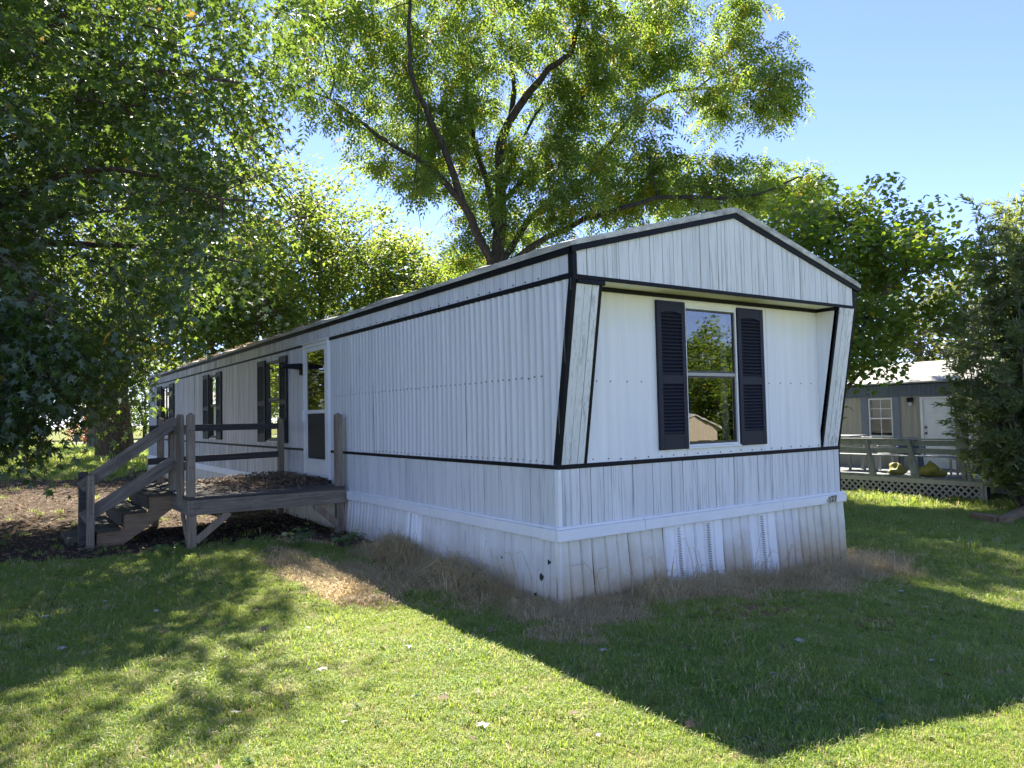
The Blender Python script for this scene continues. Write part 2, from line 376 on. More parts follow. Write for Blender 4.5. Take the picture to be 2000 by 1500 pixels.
LW, FW = Wall('L'), Wall('F')
def rib(a, per=.1016, amp=.011):
    t = (a / per) % 1.0
    return amp * (.5 - .5 * math.cos(2 * math.pi * t)) ** 1.4 + (.003 if .46 < t < .54 else 0)
def flute(a, per=.1016, amp=.004):
    t = (a / per) % 1.0
    return amp * (1 - abs(2 * t - 1) ** 4)
def sheet(name, wall, a0, a1, zlo, zhi, prof, mat, parent, n=12, per=.1016, warp=0.0, rows=2):
    m = max(2, int(round((a1 - a0) / per * n)) + 1); V, F = [], []
    ph = random.uniform(0, 6); lap = random.uniform(0, .004)
    for r in range(rows):
        for i in range(m):
            a = a0 + (a1 - a0) * i / (m - 1)
            lo = zlo(a) if callable(zlo) else zlo; hi = zhi(a) if callable(zhi) else zhi
            z = lo + (hi - lo) * r / (rows - 1)
            V.append(wall.p(a, prof(a) + lap + warp * math.sin(ph + 3.1 * z + 1.7 * a), z))
    for r in range(rows - 1):
        for i in range(m - 1): F.append((r * m + i, r * m + i + 1, (r + 1) * m + i + 1, (r + 1) * m + i))
    return pydata(name, V, F, mat, parent, True)

WIN = [  # centre window openings on the long side: y0,y1 of window, shutters, mullion
    (7.60, 8.40, (7.21, 7.59), (8.41, 8.88), False), (12.04, 12.71, (11.60, 12.03), (12.72, 13.27), False), (17.40, 18.56, (16.75, 17.39), (18.57, 19.30), True)]
ZW0, ZW1 = 1.30, 2.70
DOOR = (5.32, 6.40)
# corrugated wall of the long side, in sheets of eight ribs, cut round the openings
cuts = [-D_, 0.0, DOOR[0], DOOR[1]] + [v for w in WIN for v in w[:2]] + [L_]
cuts = sorted(cuts)
for c0, c1 in zip(cuts[:-1], cuts[1:]):
    if abs(c0 - DOOR[0]) < .01: continue
    isw = any(abs(c0 - w[0]) < .01 for w in WIN)
    n = max(1, int(round((c1 - c0) / .8128)))
    for i in range(n):
        a0, a1 = c0 + (c1 - c0) * i / n, c0 + (c1 - c0) * (i + 1) / n
        if isw:
            sheet('siding_panel', LW, a0, a1, Z_BELT0, ZW0, rib, M['siding'], home); sheet('siding_panel', LW, a0, a1, ZW1, Z_TR1, rib, M['siding'], home)
        elif c0 < -.1:
            sheet('siding_panel', LW, a0, a1, lambda a: Z_BELT0 + (-a / D_) * (Z_TR0 - Z_BELT0) if a < 0 else Z_BELT0, Z_TR1, rib, M['siding'], home)
        else:
            sheet('siding_panel', LW, a0, a1, Z_BELT0, Z_TR1, rib, M['siding'], home, warp=.003, rows=7)
def widths(a0, a1, lo, hi):
    out = [a0]
    while out[-1] < a1 - hi: out.append(out[-1] + random.uniform(lo, hi))
    if a1 - out[-1] > hi * 1.2: out.append((out[-1] + a1) / 2)
    out.append(a1); return out
def planks(wall, a0, a1, zlo, zhi, mat, lo=.085, hi=.16, gap=.0075, o=.0):
    e = widths(a0, a1, lo, hi)
    for p, q in zip(e[:-1], e[1:]):
        t = o + random.uniform(.008, .013); g = random.uniform(.5, 1.2) * gap / 2
        j = [random.uniform(-.0025, .0025) for _ in range(2)]
        l0, l1 = (zlo(p), zlo(q)) if callable(zlo) else (zlo, zlo); h0, h1 = (zhi(p), zhi(q)) if callable(zhi) else (zhi, zhi)
        c = [wall.p(p + g, o, l0), wall.p(q - g, o, l1), wall.p(q - g, t, l1), wall.p(p + g, t, l0), wall.p(p + g + j[0], o, h0), wall.p(q - g + j[1], o, h1), wall.p(q - g + j[1], t, h1), wall.p(p + g + j[0], t, h0)]
        hx('plank', c, mat, home)
def plank_run(wall, a0, a1, z0, z1, mat, parent):                 # the same boards far down the side, under ten pixels wide: one mesh per length
    e = widths(a0, a1, .1, .17); bm = bmesh.new()
    for p, q in zip(e[:-1], e[1:]): hexa(bm, wall.hexv(p + .003, q - .003, 0, random.uniform(.008, .013), z0, z1))
    o = from_bm('plank_run', bm, mat, parent); tag(o, kind='stuff'); return o
groove = plain('dark_board_joint', (.035, .035, .04), .9)
# lower band of the long side
LW.box('sheathing', -.0, L_, -.012, -.002, Z_BAND1 - .1, Z_BELT0 + .02, groove, home)
LW.box('sheathing', -D_ + .003, L_, -.012, -.002, Z_TR0, Z_FA0 + .03, groove, home)
planks(LW, .035, DOOR[0] - .01, Z_BAND1 - .01, Z_BELT0, M['plank_side'])
planks(LW, -D_ + .035, DOOR[0] - .01, Z_TR1, Z_FA0, M['plank_side'])
for s0 in np.arange(DOOR[0], L_ - .05, 2.606):
    s1 = min(L_, s0 + 2.606)
    plank_run(LW, max(s0, DOOR[1] + .01) if s0 < 6 else s0, s1, Z_BAND1 - .01, Z_BELT0, M['plank_side'], home)
    plank_run(LW, s0, s1, Z_TR1, Z_FA0, M['plank_side'], home)
# front
FW.box('sheathing', 0, W_, -.012, -.002, Z_BAND1 - .1, Z_BELT0 + .02, groove, home)
planks(FW, .034, W_ - .005, Z_BAND1 - .01, Z_BELT0, M['plank'])
LWc = LW.box('corner_strip', -.013, .034, -.03, .012, Z_BAND1 - .01, Z_BELT0, M['band'], home)
slope = lambda x: 1 - abs(x - 2.1) / 2.1
GW = Wall('F', D_)
hxg = pydata('sheathing', [(0.01, -D_ + .002, Z_TR0), (4.19, -D_ + .002, Z_TR0), (4.19, -D_ + .002, 3.02), (2.1, -D_ + .002, 3.59), (0.01, -D_ + .002, 3.02)], [(0, 1, 2, 3, 4)], groove, home)
e_mid = 2.1
for a, b in ((.034, e_mid), (e_mid, W_ - .045)):
    planks(GW, a, b, Z_TR0 + .03, lambda x: 3.02 + .565 * slope(x), M['plank'], .095, .165)
# window wall of the front, set back under the overhang, cut round the window
FX0, FX1 = .315, 3.86
for a0, a1, z0, z1 in ((FX0, 1.62, Z_BELT0, Z_TR0), (1.62, 2.41, Z_BELT0, ZW0), (1.62, 2.41, ZW1, Z_TR0), (2.41, 2.925, Z_BELT0, Z_TR0), (2.925, FX1, Z_BELT0, Z_TR0)):
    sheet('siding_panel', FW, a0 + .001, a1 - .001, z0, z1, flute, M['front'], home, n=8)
pydata('soffit', [(FX0, -D_, Z_TR0 + .005), (FX1, -D_, Z_TR0 + .005), (FX1, .01, Z_TR0 + .005), (FX0, .01, Z_TR0 + .005)], [(0, 1, 2, 3)], M['cream'], home)
for x in (FX0, FX1):
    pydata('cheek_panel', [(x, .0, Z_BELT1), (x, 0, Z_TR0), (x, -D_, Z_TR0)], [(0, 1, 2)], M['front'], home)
def slant(name, x0, x1, o0, o1, mat, z0=Z_BELT1, z1=Z_TR0):
    c = [(x0, yf(z0) - o0, z0), (x1, yf(z0) - o0, z0), (x1, yf(z0) - o1, z0), (x0, yf(z0) - o1, z0), (x0, yf(z1) - o0, z1), (x1, yf(z1) - o0, z1), (x1, yf(z1) - o1, z1), (x0, yf(z1) - o1, z1)]
    return hx(name, c, mat, home)
for xs_ in ((.031, .125, .21, .288), (3.885, 3.99, 4.09, 4.185)):
    for p, q in zip(xs_[:-1], xs_[1:]): slant('plank', p + .003, q - .003, 0, random.uniform(.009, .013), M['plank'])
    slant('sheathing', xs_[0], xs_[-1], -.01, -.001, groove)
slant('corner_trim', -.014, .029, -.045, .014, M['black']); slant('corner_trim', .290, .318, -.03, .016, M['black'])
slant('corner_trim', 3.80 + .06, 3.885, -.03, .016, M['black']); slant('corner_trim', 4.186, 4.214, -.05, .016, M['black'])
hx('corner_trim', cb(-.016, .032, -D_ - .016, -D_ + .045, Z_TR0 + .001, 3.01), M['black'], home); hx('corner_trim', cb(4.157, 4.214, -D_ - .016, -D_ + .045, Z_TR0 + .001, 3.01), M['black'], home)
FW.box('belt_trim', -.02, W_ + .014, .0, .022, Z_BELT0, Z_BELT1 - .001, M['black'], home, .004)
LW.box('belt_trim', .001, DOOR[0] - .02, .0, .022, Z_BELT0 + .001, Z_BELT1 - .002, M['black'], home, .004)
LW.box('belt_trim', DOOR[1] + .02, L_, .0, .020, Z_BELT0 + .001, Z_BELT1 - .002, M['black'], home, .004)
LW.box('eave_trim', -D_ + .046, DOOR[0], .0, .022, Z_TR0 + .001, Z_TR1, M['black'], home, .004)
LW.box('eave_trim', DOOR[1] - .02, L_, .0, .020, Z_TR0 + .004, Z_TR1 - .008, M['black'], home, .004)
GW.box('gable_trim', .033, 4.156, .0, .018, Z_TR0 - .004, Z_TR0 + .031, M['black'], home, .003)
GW.box('gable_trim', .03, .34, .001, .026, Z_TR0 - .045, Z_TR0 - .006, M['black'], home, .003)
FW.box('soffit_trim', FX0 + .003, FX1 - .003, .006, .026, Z_TR0 - .036, Z_TR0 + .002, M['black'], home)
hx('soffit_trim', cb(FX1 - .02, FX1 - .001, -D_ + .01, -.03, Z_TR0 - .034, Z_TR0 + .001), M['black'], home)
LW.box('fascia', -D_ - .03, L_ + .02, .0, .034, Z_FA0, Z_FA1, M['black'], home, .004)
for x0, x1, za, zb in ((-.034, 2.1, 3.062, 3.632), (2.1, 4.27, 3.632, 3.045)):
    y0, y1 = -D_ - .034, -D_ - .001
    c = [(x0, y0, za - .050), (x1, y0, zb - .050), (x1, y1, zb - .050), (x0, y1, za - .050), (x0, y0, za), (x1, y0, zb), (x1, y1, zb), (x0, y1, za)]
    hx('gable_fascia', c, M['black'], home)
# roof: weathered sheet with a rolled lip, a little wavy
V, F = [], []; ry = np.linspace(-D_ - .045, L_ + .06, 130)
sec = [(-.045, 3.064), (-.052, 3.11), (.02, 3.135), (1.05, 3.415), (2.0, 3.675), (2.1, 3.69), (2.2, 3.675), (3.15, 3.415), (4.2, 3.125), (4.285, 3.085), (4.28, 3.04), (2.1, 3.634)]
for y in ry:
    w1 = .010 * math.sin(2.3 * y) + .008 * math.sin(5.7 * y + 1) + random.uniform(-.006, .006)
    for i, (x, z) in enumerate(sec):
        V.append((x + (random.uniform(-.006, .004) if i in (1, 2) else 0), y, z + (w1 * (1 if i in (1, 2, 3) else .6) if 0 < i < 10 else 0)))
K = len(sec)
for r in range(len(ry) - 1):
    for i in range(K): F.append((r * K + i, r * K + (i + 1) % K, (r + 1) * K + (i + 1) % K, (r + 1) * K + i))
F.append(tuple(range(K))); F.append(tuple((len(ry) - 1) * K + i for i in range(K)))
pydata('roof', V, F, M['roof'], home)
# far walls, floor, dark panels added so the inside reads dark
hx('right_wall', cb(W_ - .012, W_, -.0, L_, Z_BAND0 - .1, Z_FA1 - .02), M['siding'], home); hx('rear_wall', cb(.0, W_ - .013, L_ - .012, L_, Z_BAND0 - .1, Z_FA1 - .02), M['siding'], home)
hx('corner_trim', cb(W_ + .001, W_ + .014, -.012, .05, Z_BAND1, Z_BELT0 - .002), M['black'], home)
hx('floor', cb(.02, W_ - .02, .02, L_ - .02, .70, .75), M['interior'], home); hx('dark_backing', cb(.2, W_ - .03, 3.0, 3.05, .76, 3.0), M['interior'], home); hx('dark_backing', cb(1.9, 1.95, 3.1, L_ - .05, .76, 3.0), M['interior'], home)
hx('dark_backing', cb(W_ - .06, W_ - .03, .03, 2.95, .76, 3.0), M['interior'], home)

# screws, a row per rib
def screws(wall, pts, parent, r=.006):
    bm = bmesh.new()
    for a, o, z in pts:
        hexa(bm, wall.hexv(a - r, a + r, o - .002, o + .006, z - r, z + r))
    o = from_bm('screw', bm, plain('dark_screw_head', (.03, .03, .03), .5) if 'screwm' not in M else M['screwm'], parent); M['screwm'] = o.data.materials[0]; tag(o, kind='stuff')
pts = []
for i in range(2, 52):
    a = i * .1016 + random.uniform(-.012, .012)
    if a > DOOR[0] - .05: break
    pts += [(a, rib(a), 1.985 + random.uniform(-.006, .006)), (a, rib(a), Z_BELT1 + .024 + random.uniform(-.008, .008))]
    if i % 2 == 0: pts.append((a, .012, Z_TR1 + .015 + random.uniform(0, .01)))
screws(LW, pts, home)
pts = [(x + random.uniform(-.01, .01), flute(x), 1.94) for x in list(np.arange(.45, 1.2, .19)) + list(np.arange(2.95, 3.8, .19))]
pts += [(x + random.uniform(-.01, .01), flute(x) + .001, Z_BELT1 + .022 + random.uniform(-.006, .008)) for x in np.arange(.40, 3.85, .17)]
screws(FW, pts, home)

# white band in lengths with a lip on top
def band(wall, a0, a1, parent):
    wall.box('skirt_band', a0 + .002, a1 - .002, .0, .052 + random.uniform(-.004, .004), Z_BAND0 + random.uniform(-.004, .004), Z_BAND1 - .018, M['band'], parent, .006)
    wall.box('band_lip', a0 + .003, a1 - .003, .0, .034, Z_BAND1 - .017, Z_BAND1 + .006, M['band'], parent, .004)
ed = [-.05, .98, 3.05, W_ + .055]
for p, q in zip(ed[:-1], ed[1:]): band(FW, p, q, home)
ed = [.002, .22, 1.05, 2.55, 4.1, 5.5, 7.2, 8.9, 11.2, 14.2, 17.5, L_ + .04]
for p, q in zip(ed[:-1], ed[1:]): band(LW, p, q, home)

# skirting: fluted vinyl sheets, each hung a little differently
def skirt_panel(wall, a0, a1, mat, gfun, sup=.012, out0=.004, out1=.05, perf=None, nf=3):
    m, V, F = 12 * nf + 1, [], []; ph = random.uniform(0, 6); bw = random.uniform(-.006, .014); R = 7
    for r in range(R):
        for i in range(m):
            u = i / (m - 1); a = a0 + (a1 - a0) * u; t = r / (R - 1)
            z0 = gfun(a) - .03
            z = z0 + (Z_BAND0 + .03 - z0) * t
            fl = (u * nf) % 1.0
            groove_ = -.014 if fl < .05 else (.008 if .08 < fl < .22 else 0)
            o = out1 + (out0 - out1) * t + groove_ + bw * math.sin(math.pi * t) * math.sin(math.pi * u) + .004 * math.sin(ph + 5 * t)
            V.append(wall.p(a + .003 * math.sin(ph) * (1 - t), o, z))
    for r in range(R - 1):
        for i in range(m - 1): F.append((r * m + i, r * m + i + 1, (r + 1) * m + i + 1, (r + 1) * m + i))
    p = pydata('skirt_panel', V, F, mat, home)
    if perf:
        for pa in perf:
            bm = bmesh.new()
            for rr in range(34):
                for cc in range(3):
                    z = gfun(pa) + .04 + rr * (Z_BAND0 - gfun(pa) - .06) / 34; t = (z - gfun(pa)) / (Z_BAND0 - gfun(pa)); o = out1 + (out0 - out1) * t + .012
                    hexa(bm, wall.hexv(pa + (cc - 1) * .014 + (rr % 2) * .006, pa + (cc - 1) * .014 + (rr % 2) * .006 + .007, o - .014, o, z, z + .006))
            o_ = from_bm('vent_slots', bm, M['vent'], p); tag(o_, kind='stuff')
fx = [-.05, .36, .80, 1.25, 1.68, 2.10, 2.51, 2.97, 3.38, 3.80, W_ + .06]
for p, q in zip(fx[:-1], fx[1:]):
    new = 1.2 < p < 2.0 or 2.5 < p < 2.6
    skirt_panel(FW, p + .003, q - .003, M['skirt_new'] if new else (M['skirt_dirty'] if p < 1.2 or p > 3.3 else M['skirt']), lambda a: G(a, -.06), perf=[(p + q) / 2 - .02] if new else None)
a = .0
while a < L_:
    q = min(L_ + .03, a + random.uniform(.40, .46)); new = 2.5 < a < 2.9
    skirt_panel(LW, a + .003, q - .003, M['skirt_new'] if new else (M['skirt'] if a < 4.4 else M['skirt_dirty']), lambda v: G(-.06, v), perf=[(a + q) / 2 + .05] if new else None, nf=4); a = q
hx('skirt_panel', cb(W_ - .01, W_ + .03, .0, L_, -.4, Z_BAND0 + .02), M['skirt'], home)
hx('skirt_corner', [(-.058, -.058, G(-.05, -.05) - .03), (-.02, -.06, G(-.05, -.05) - .03), (-.02, -.05, G(-.05, -.05) - .03), (-.052, -.02, G(-.05, -.05) - .03), (-.02, -.018, Z_BAND0 + .01), (.01, -.018, Z_BAND0 + .01), (.01, -.004, Z_BAND0 + .01), (-.006, .01, Z_BAND0 + .01)], M['skirt'], home)
# rust holes in the skirting near the corner
for a_, z_, r_ in ((.12, .36, .022), (.22, .22, .03), (.85, .30, .012), (.95, .06, .022), (1.1, .05, .02), (.3, .05, .018), (3.2, .14, .015), (3.6, .12, .02)):
    t = (z_) / Z_BAND0; o = .05 + (.004 - .05) * t + .016
    V = [LW.p(a_ + .7 * r_ * math.cos(k_) * random.uniform(.7, 1.2), o, z_ + r_ * math.sin(k_) * random.uniform(.8, 1.3)) for k_ in np.linspace(0, 2 * math.pi, 9)[:-1]]
    V2 = [(v[0] + .02, v[1], v[2]) for v in V]
    pydata('rust_hole', V + V2, [tuple(range(8))] + [(i, (i + 1) % 8, 8 + (i + 1) % 8, 8 + i) for i in range(8)], M['screen'], home)

# windows, shutters
def shutter(wall, a0, a1, z0, z1, parent, base=.012):
    st = min(.055, (a1 - a0) * .15); mid = z0 + (z1 - z0) * .47; bm = bmesh.new(); o1 = base + .032
    def q(*c): hexa(bm, wall.hexv(*c), .003)
    q(a0, a0 + st, base, o1, z0, z1); q(a1 - st, a1, base, o1, z0, z1)
    q(a0 + st, a1 - st, base, o1 - .002, z0, z0 + .15); q(a0 + st, a1 - st, base, o1 - .002, mid - .045, mid + .045)
    n = 9
    for i in range(n):                                   # arched underside of the head rail
        u0, u1 = i / n, (i + 1) / n; u = (i + .5) / n
        h = .10 + .022 * (1 - math.cos((u - .5) * math.pi))
        hexa(bm, wall.hexv(a0 + st + (a1 - a0 - 2 * st) * u0, a0 + st + (a1 - a0 - 2 * st) * u1, base, o1 - .0025, z1 - h, z1))
    q(a0 + st * .5, a1 - st * .5, base - .002, base + .006, z0 + .01, z1 - .01)
    sh = from_bm('shutter', bm, M['shutter'], parent)
    bm = bmesh.new()
    for s0, s1 in ((z0 + .155, mid - .05), (mid + .05, z1 - .115)):
        k = int((s1 - s0) / .0335)
        for i in range(k):
            z = s0 + (i + .5) * (s1 - s0) / k
            a, b = a0 + st + .001, a1 - st - .001
            hexa(bm, [wall.p(a, base + .006, z + .016), wall.p(b, base + .006, z + .016), wall.p(b, base + .030, z - .012), wall.p(a, base + .030, z - .012), wall.p(a, base + .006, z + .020), wall.p(b, base + .006, z + .020), wall.p(b, base + .030, z - .007), wall.p(a, base + .030, z - .007)])
    lv = from_bm('louvers', bm, M['shutter'], sh); tag(lv, kind='stuff'); return sh
def window(wall, a0, a1, z0, z1, parent, gmat, fmat, mull=False, white_edge=False):
    f = .022 if white_edge else .035; bm = bmesh.new()
    for c in ((a0, a0 + f, -.05, .022, z0, z1), (a1 - f, a1, -.05, .022, z0, z1), (a0 + f, a1 - f, -.05, .021, z0, z0 + f), (a0 + f, a1 - f, -.05, .021, z1 - f, z1)): hexa(bm, wall.hexv(*c), .003)
    w = from_bm('window', bm, M['white'] if white_edge else fmat, parent)
    zm = z0 + (z1 - z0) * .515
    wall.box('mid_rail', a0 + f + .001, a1 - f - .001, -.02, .012, zm - .018, zm + .018, M['alu'] if white_edge else fmat, w, .003)
    cols = [(a0 + f, a1 - f)] if not mull else [(a0 + f, (a0 + a1) / 2 - .02), ((a0 + a1) / 2 + .02, a1 - f)]
    if mull: wall.box('mullion', (a0 + a1) / 2 - .019, (a0 + a1) / 2 + .019, -.03, .014, z0 + f + .001, z1 - f - .001, fmat, w, .003)
    for c0, c1 in cols:
        for s0, s1, o in ((z0 + f, zm - .018, -.012), (zm + .018, z1 - f, -.004)):
            bm = bmesh.new(); g = .018
            for c in ((c0 + .001, c0 + g, o - .01, o + .01, s0 + .001, s1 - .001), (c1 - g, c1 - .001, o - .01, o + .01, s0 + .001, s1 - .001), (c0 + g, c1 - g, o - .01, o + .009, s0 + .001, s0 + g), (c0 + g, c1 - g, o - .01, o + .009, s1 - g, s1 - .001)): hexa(bm, wall.hexv(*c))
            from_bm('sash', bm, M['bronze'], w)
            pydata('pane', [wall.p(c0 + g, o, s0 + g), wall.p(c1 - g, o, s0 + g), wall.p(c1 - g, o, s1 - g), wall.p(c0 + g, o, s1 - g)], [(0, 1, 2, 3)], gmat, w)
    wall.box('sill', a0 - .01, a1 + .01, .006, .034, z0 - .022, z0 - .001, M['white'], w, .003)
    return w
def curtain(wall, a0, a1, z0, z1, parent, o=-.09):
    V, F = [], []; m = 24
    for z in (z0, z1):
        for i in range(m + 1):
            a = a0 + (a1 - a0) * i / m; V.append(wall.p(a if z == z1 else a0 + (a - a0) * .9, o + .018 * math.sin(i * 1.7), z))
    for i in range(m): F.append((i, i + 1, m + 2 + i, m + 1 + i))
    pydata('curtain', V, F, M['curtain'], parent, True)
w = window(FW, 1.622, 2.408, ZW0, ZW1, home, M['glass'], M['bronze'], white_edge=True)
curtain(FW, 2.27, 2.36, ZW0 + .05, ZW1 - .05, home)
shutter(FW, 1.225, 1.618, 1.283, 2.732, home, .006); shutter(FW, 2.414, 2.836, 1.283, 2.732, home, .006)
FW.box('head_flashing', 1.60, 2.42, .005, .016, ZW1 + .001, ZW1 + .045, M['cream'], home)
for i, (y0, y1, s1, s2, mull) in enumerate(WIN):
    window(LW, y0, y1, ZW0, ZW1, home, M['glass_side'], M['bronze'], mull)
    shutter(LW, *s1, 1.275, 2.735, home, .016); shutter(LW, *s2, 1.275, 2.735, home, .016)
    if i < 2: curtain(LW, y0 + .40, y1 - .06, ZW0 + .03, ZW1 - .05, home); curtain(LW, y0 + .05, y0 + .22, ZW0 + .03, ZW1 - .05, home)

# front door: white storm door over an inner door
d0, d1 = DOOR; dz0, dz1 = .775, 2.79
bm = bmesh.new()
for c in ((d0, d0 + .075, -.03, .045, dz0, dz1 + .03), (d1 - .055, d1, -.03, .040, dz0, dz1 + .03), (d0 + .075, d1 - .055, -.03, .039, dz1 - .03, dz1 + .03)): hexa(bm, LW.hexv(*c), .004)
fr = from_bm('door_frame', bm, M['white'], home)
LW.box('drip_cap', d0 - .02, d1 + .02, .006, .062, dz1 + .031, dz1 + .05, M['white'], home, .004)
a0, a1 = d0 + .078, d1 - .058
bm = bmesh.new()
for c in ((a0, a0 + .085, .008, .034, dz0 + .02, dz1 - .033), (a1 - .085, a1, .008, .034, dz0 + .02, dz1 - .033), (a0 + .085, a1 - .085, .008, .033, dz1 - .10, dz1 - .033), (a0 + .085, a1 - .085, .008, .033, 1.745, 1.80), (a0 + .085, a1 - .085, .008, .033, dz0 + .02, 1.06)): hexa(bm, LW.hexv(*c), .003)
sd = from_bm('storm_door', bm, M['white'], home)
LW.box('kick_panel', a0 + .06, a1 - .06, .033, .038, dz0 + .06, 1.03, M['white'], sd, .003)
LW.box('screen', a0 + .085, a1 - .085, .012, .016, 1.061, 1.744, M['screen'], sd)
LW.box('pane', a0 + .085, a1 - .085, .016, .019, 1.801, dz1 - .101, M['glass_side'], sd)
LW.box('handle', a1 - .05, a1 - .02, .034, .085, 1.62, 1.80, M['white'], sd, .008)
idr = LW.box('inner_door', a0 + .05, a1 - .22, -.075, -.045, dz0, dz1 - .04, M['white'], home)
LW.box('door_jamb', a1 - .205, a1, -.08, -.03, dz0, dz1 - .04, M['white'], home)
for z in (1.96, 1.86): LW.box('lock', a1 - .275, a1 - .225, -.045, -.02, z - .025, z + .025, M['alu'], idr, .012)
# porch lamp by the door: wall cup and a long black shade
lamp = LW.box('porch_lamp', 6.44, 6.56, .012, .05, 2.36, 2.54, M['black'], home, .015)
hx('lamp_shade', [LW.p(6.42, .05, 2.45), LW.p(6.58, .05, 2.45), LW.p(6.57, .34, 2.475), LW.p(6.43, .34, 2.475), LW.p(6.42, .05, 2.545), LW.p(6.58, .05, 2.545), LW.p(6.57, .34, 2.525), LW.p(6.43, .34, 2.525)], M['black'], lamp, .006)

# house number on the band: four black-on-silver stickers, the first torn
num = empty('house_number_sign', (3.96, -.06, .60)); tag(num, 'black 127 on tattered silver stickers at the right end of the white skirting band', 'house number')
stick = plain('silver_sticker', (.42, .42, .36), .4); ink = plain('black_ink', (.01, .01, .01), .5)
def glyph(ch, x, z, size, tilt, parent):
    cu = bpy.data.curves.new('glyph', 'FONT'); cu.body = ch; cu.size = size; cu.extrude = .0008; cu.align_x = 'CENTER'; cu.align_y = 'CENTER'; cu.offset = .0018
    t = bpy.data.objects.new('glyph', cu); COL.objects.link(t); dg = bpy.context.evaluated_depsgraph_get(); me = bpy.data.meshes.new_from_object(t.evaluated_get(dg))
    bpy.data.objects.remove(t)
    ct, s_ = math.cos(tilt), math.sin(tilt)
    for v in me.vertices:
        u, w2, d = v.co; v.co = (x + u * ct - w2 * s_, -.0612 - d, z + u * s_ + w2 * ct)
    me.name = 'digit'; return link('digit', me, ink, parent)
for ch, x, z, wd, ht, tl in (('', 3.865, .592, .034, .052, .12), ('1', 3.905, .598, .050, .075, .05), ('2', 3.958, .604, .055, .080, .03), ('7', 4.015, .603, .055, .082, -.04)):
    ct, s_ = math.cos(tl), math.sin(tl)
    qv = [(x + u * ct - w2 * s_, -.0585 - .001 * (x > 3.93), z + u * s_ + w2 * ct) for u, w2 in ((-wd / 2, -ht / 2), (wd / 2, -ht / 2 + (.012 if ch == '' else 0)), (wd / 2, ht / 2), (-wd / 2, ht / 2 - (.016 if ch == '' else 0)))]
    qb = [(v[0], -.056, v[2]) for v in qv]
    st_ = pydata('sticker', qv + qb, [(0, 1, 2, 3), (0, 1, 5, 4), (1, 2, 6, 5), (2, 3, 7, 6), (3, 0, 4, 7)], stick, num)
    if ch: glyph(ch, x, z, ht * 1.15, tl, st_)

# ------------------------------------------------------------------ wooden porch and steps
porch = empty('wooden_porch', (-1.05, 6.0, .1)); tag(porch, 'grey weathered wooden porch with steps at the side door of the white mobile home', 'porch')
def post(name, x, y, z0, z1, s=.092, mat=None, parent=porch, cap='pyramid', rz=0.0):
    bm = bmesh.new(); h = s / 2; ring = [(-h, -h), (h, -h), (h, h), (-h, h)]
    c, sn = math.cos(rz), math.sin(rz)
    R_ = lambda u, v, z: bm.verts.new((x + u * c - v * sn, y + u * sn + v * c, z))
    zt = z1 - (.035 if cap == 'pyramid' else 0)
    b = [R_(u, v, z0) for u, v in ring]; t = [R_(u, v, zt) for u, v in ring]
    bm.faces.new(b[::-1])
    for i in range(4): bm.faces.new((b[i], b[(i + 1) % 4], t[(i + 1) % 4], t[i]))
    if cap == 'pyramid':
        k = R_(0, 0, z1)
        for i in range(4): bm.faces.new((t[i], t[(i + 1) % 4], k))
    else: bm.faces.new(t)
    bmesh.ops.bevel(bm, geom=[e for e in bm.edges], offset=.004, segments=1, affect='EDGES')
    return from_bm(name, bm, mat or M['wood_z'], parent)
DX0, DX1, DY0, DY1, DZ = -2.055, -.085, 4.64, 7.36, .705
box('rim_beam', DX0 - .01, DX1 + .01, DY0 - .022, DY0 + .018, DZ - .19, DZ - .005, M['wood'], porch, .005)
box('rim_beam', DX0 - .032, DX0 + .008, DY0 + .02, DY1, DZ - .188, DZ - .004, M['wood_y'], porch, .005)
box('rim_beam', DX0 + .01, DX1, DY1 - .02, DY1 + .02, DZ - .188, DZ - .004, M['wood'], porch, .005)
box('corner_block', DX0 - .034, DX0 - .012, DY0 - .024, DY0 + .019, DZ - .189, DZ - .004, M['wood_z'], porch, .003)
y = DY0 - .03
while y < DY1 - .05:
    w_ = .138; bm = bmesh.new()
    dz = random.uniform(-.004, .004)
    hexa(bm, cb(DX0 - .03 + random.uniform(-.015, .01), DX1, y + .003, y + w_ - .003, DZ - .004, DZ + .034 + dz), .005)
    from_bm('deck_board', bm, M['wood_dark'], porch); y += w_
box('joist', -1.1, -1.06, DY0 + .02, DY1 - .02, DZ - .18, DZ - .006, M['wood_dark'], porch)
post('corner_post', DX0 + .02, DY0 + .072, DZ + .03, 1.772)
post('leg', DX0 + .018, DY0 + .03, G(DX0, DY0) - .05, DZ - .191, .10, M['wood_tan'] and wood_mat('pale_brown_leg', (.32, .25, .17), (.17, .125, .085), .25, 'Z'), cap=None)
M['leg'] = bpy.data.materials['pale_brown_leg']
post('wall_post', -.135, DY0 + .07, G(-.1, DY0) - .05, 1.745, .094)
post('leg', DX0 + .03, DY1 - .08, G(DX0, DY1) - .05, DZ - .19, .092, M['leg'], cap=None); post('leg', -.14, DY1 - .08, G(-.1, DY1) - .05, DZ - .19, .092, M['leg'], cap=None)
beam('brace', (DX0 + .06, DY0 + .0, .20), (-1.60, DY0 + .0, .515), .085, .036, M['leg'], porch)
beam('brace', (-.17, DY0 + .0, .22), (-.50, DY0 + .0, .515), .085, .036, M['leg'], porch)
beam('brace', (DX0 - .012, DY0 + .08, .20), (DX0 - .012, DY0 + .42, .515), .085, .036, M['leg'], porch)
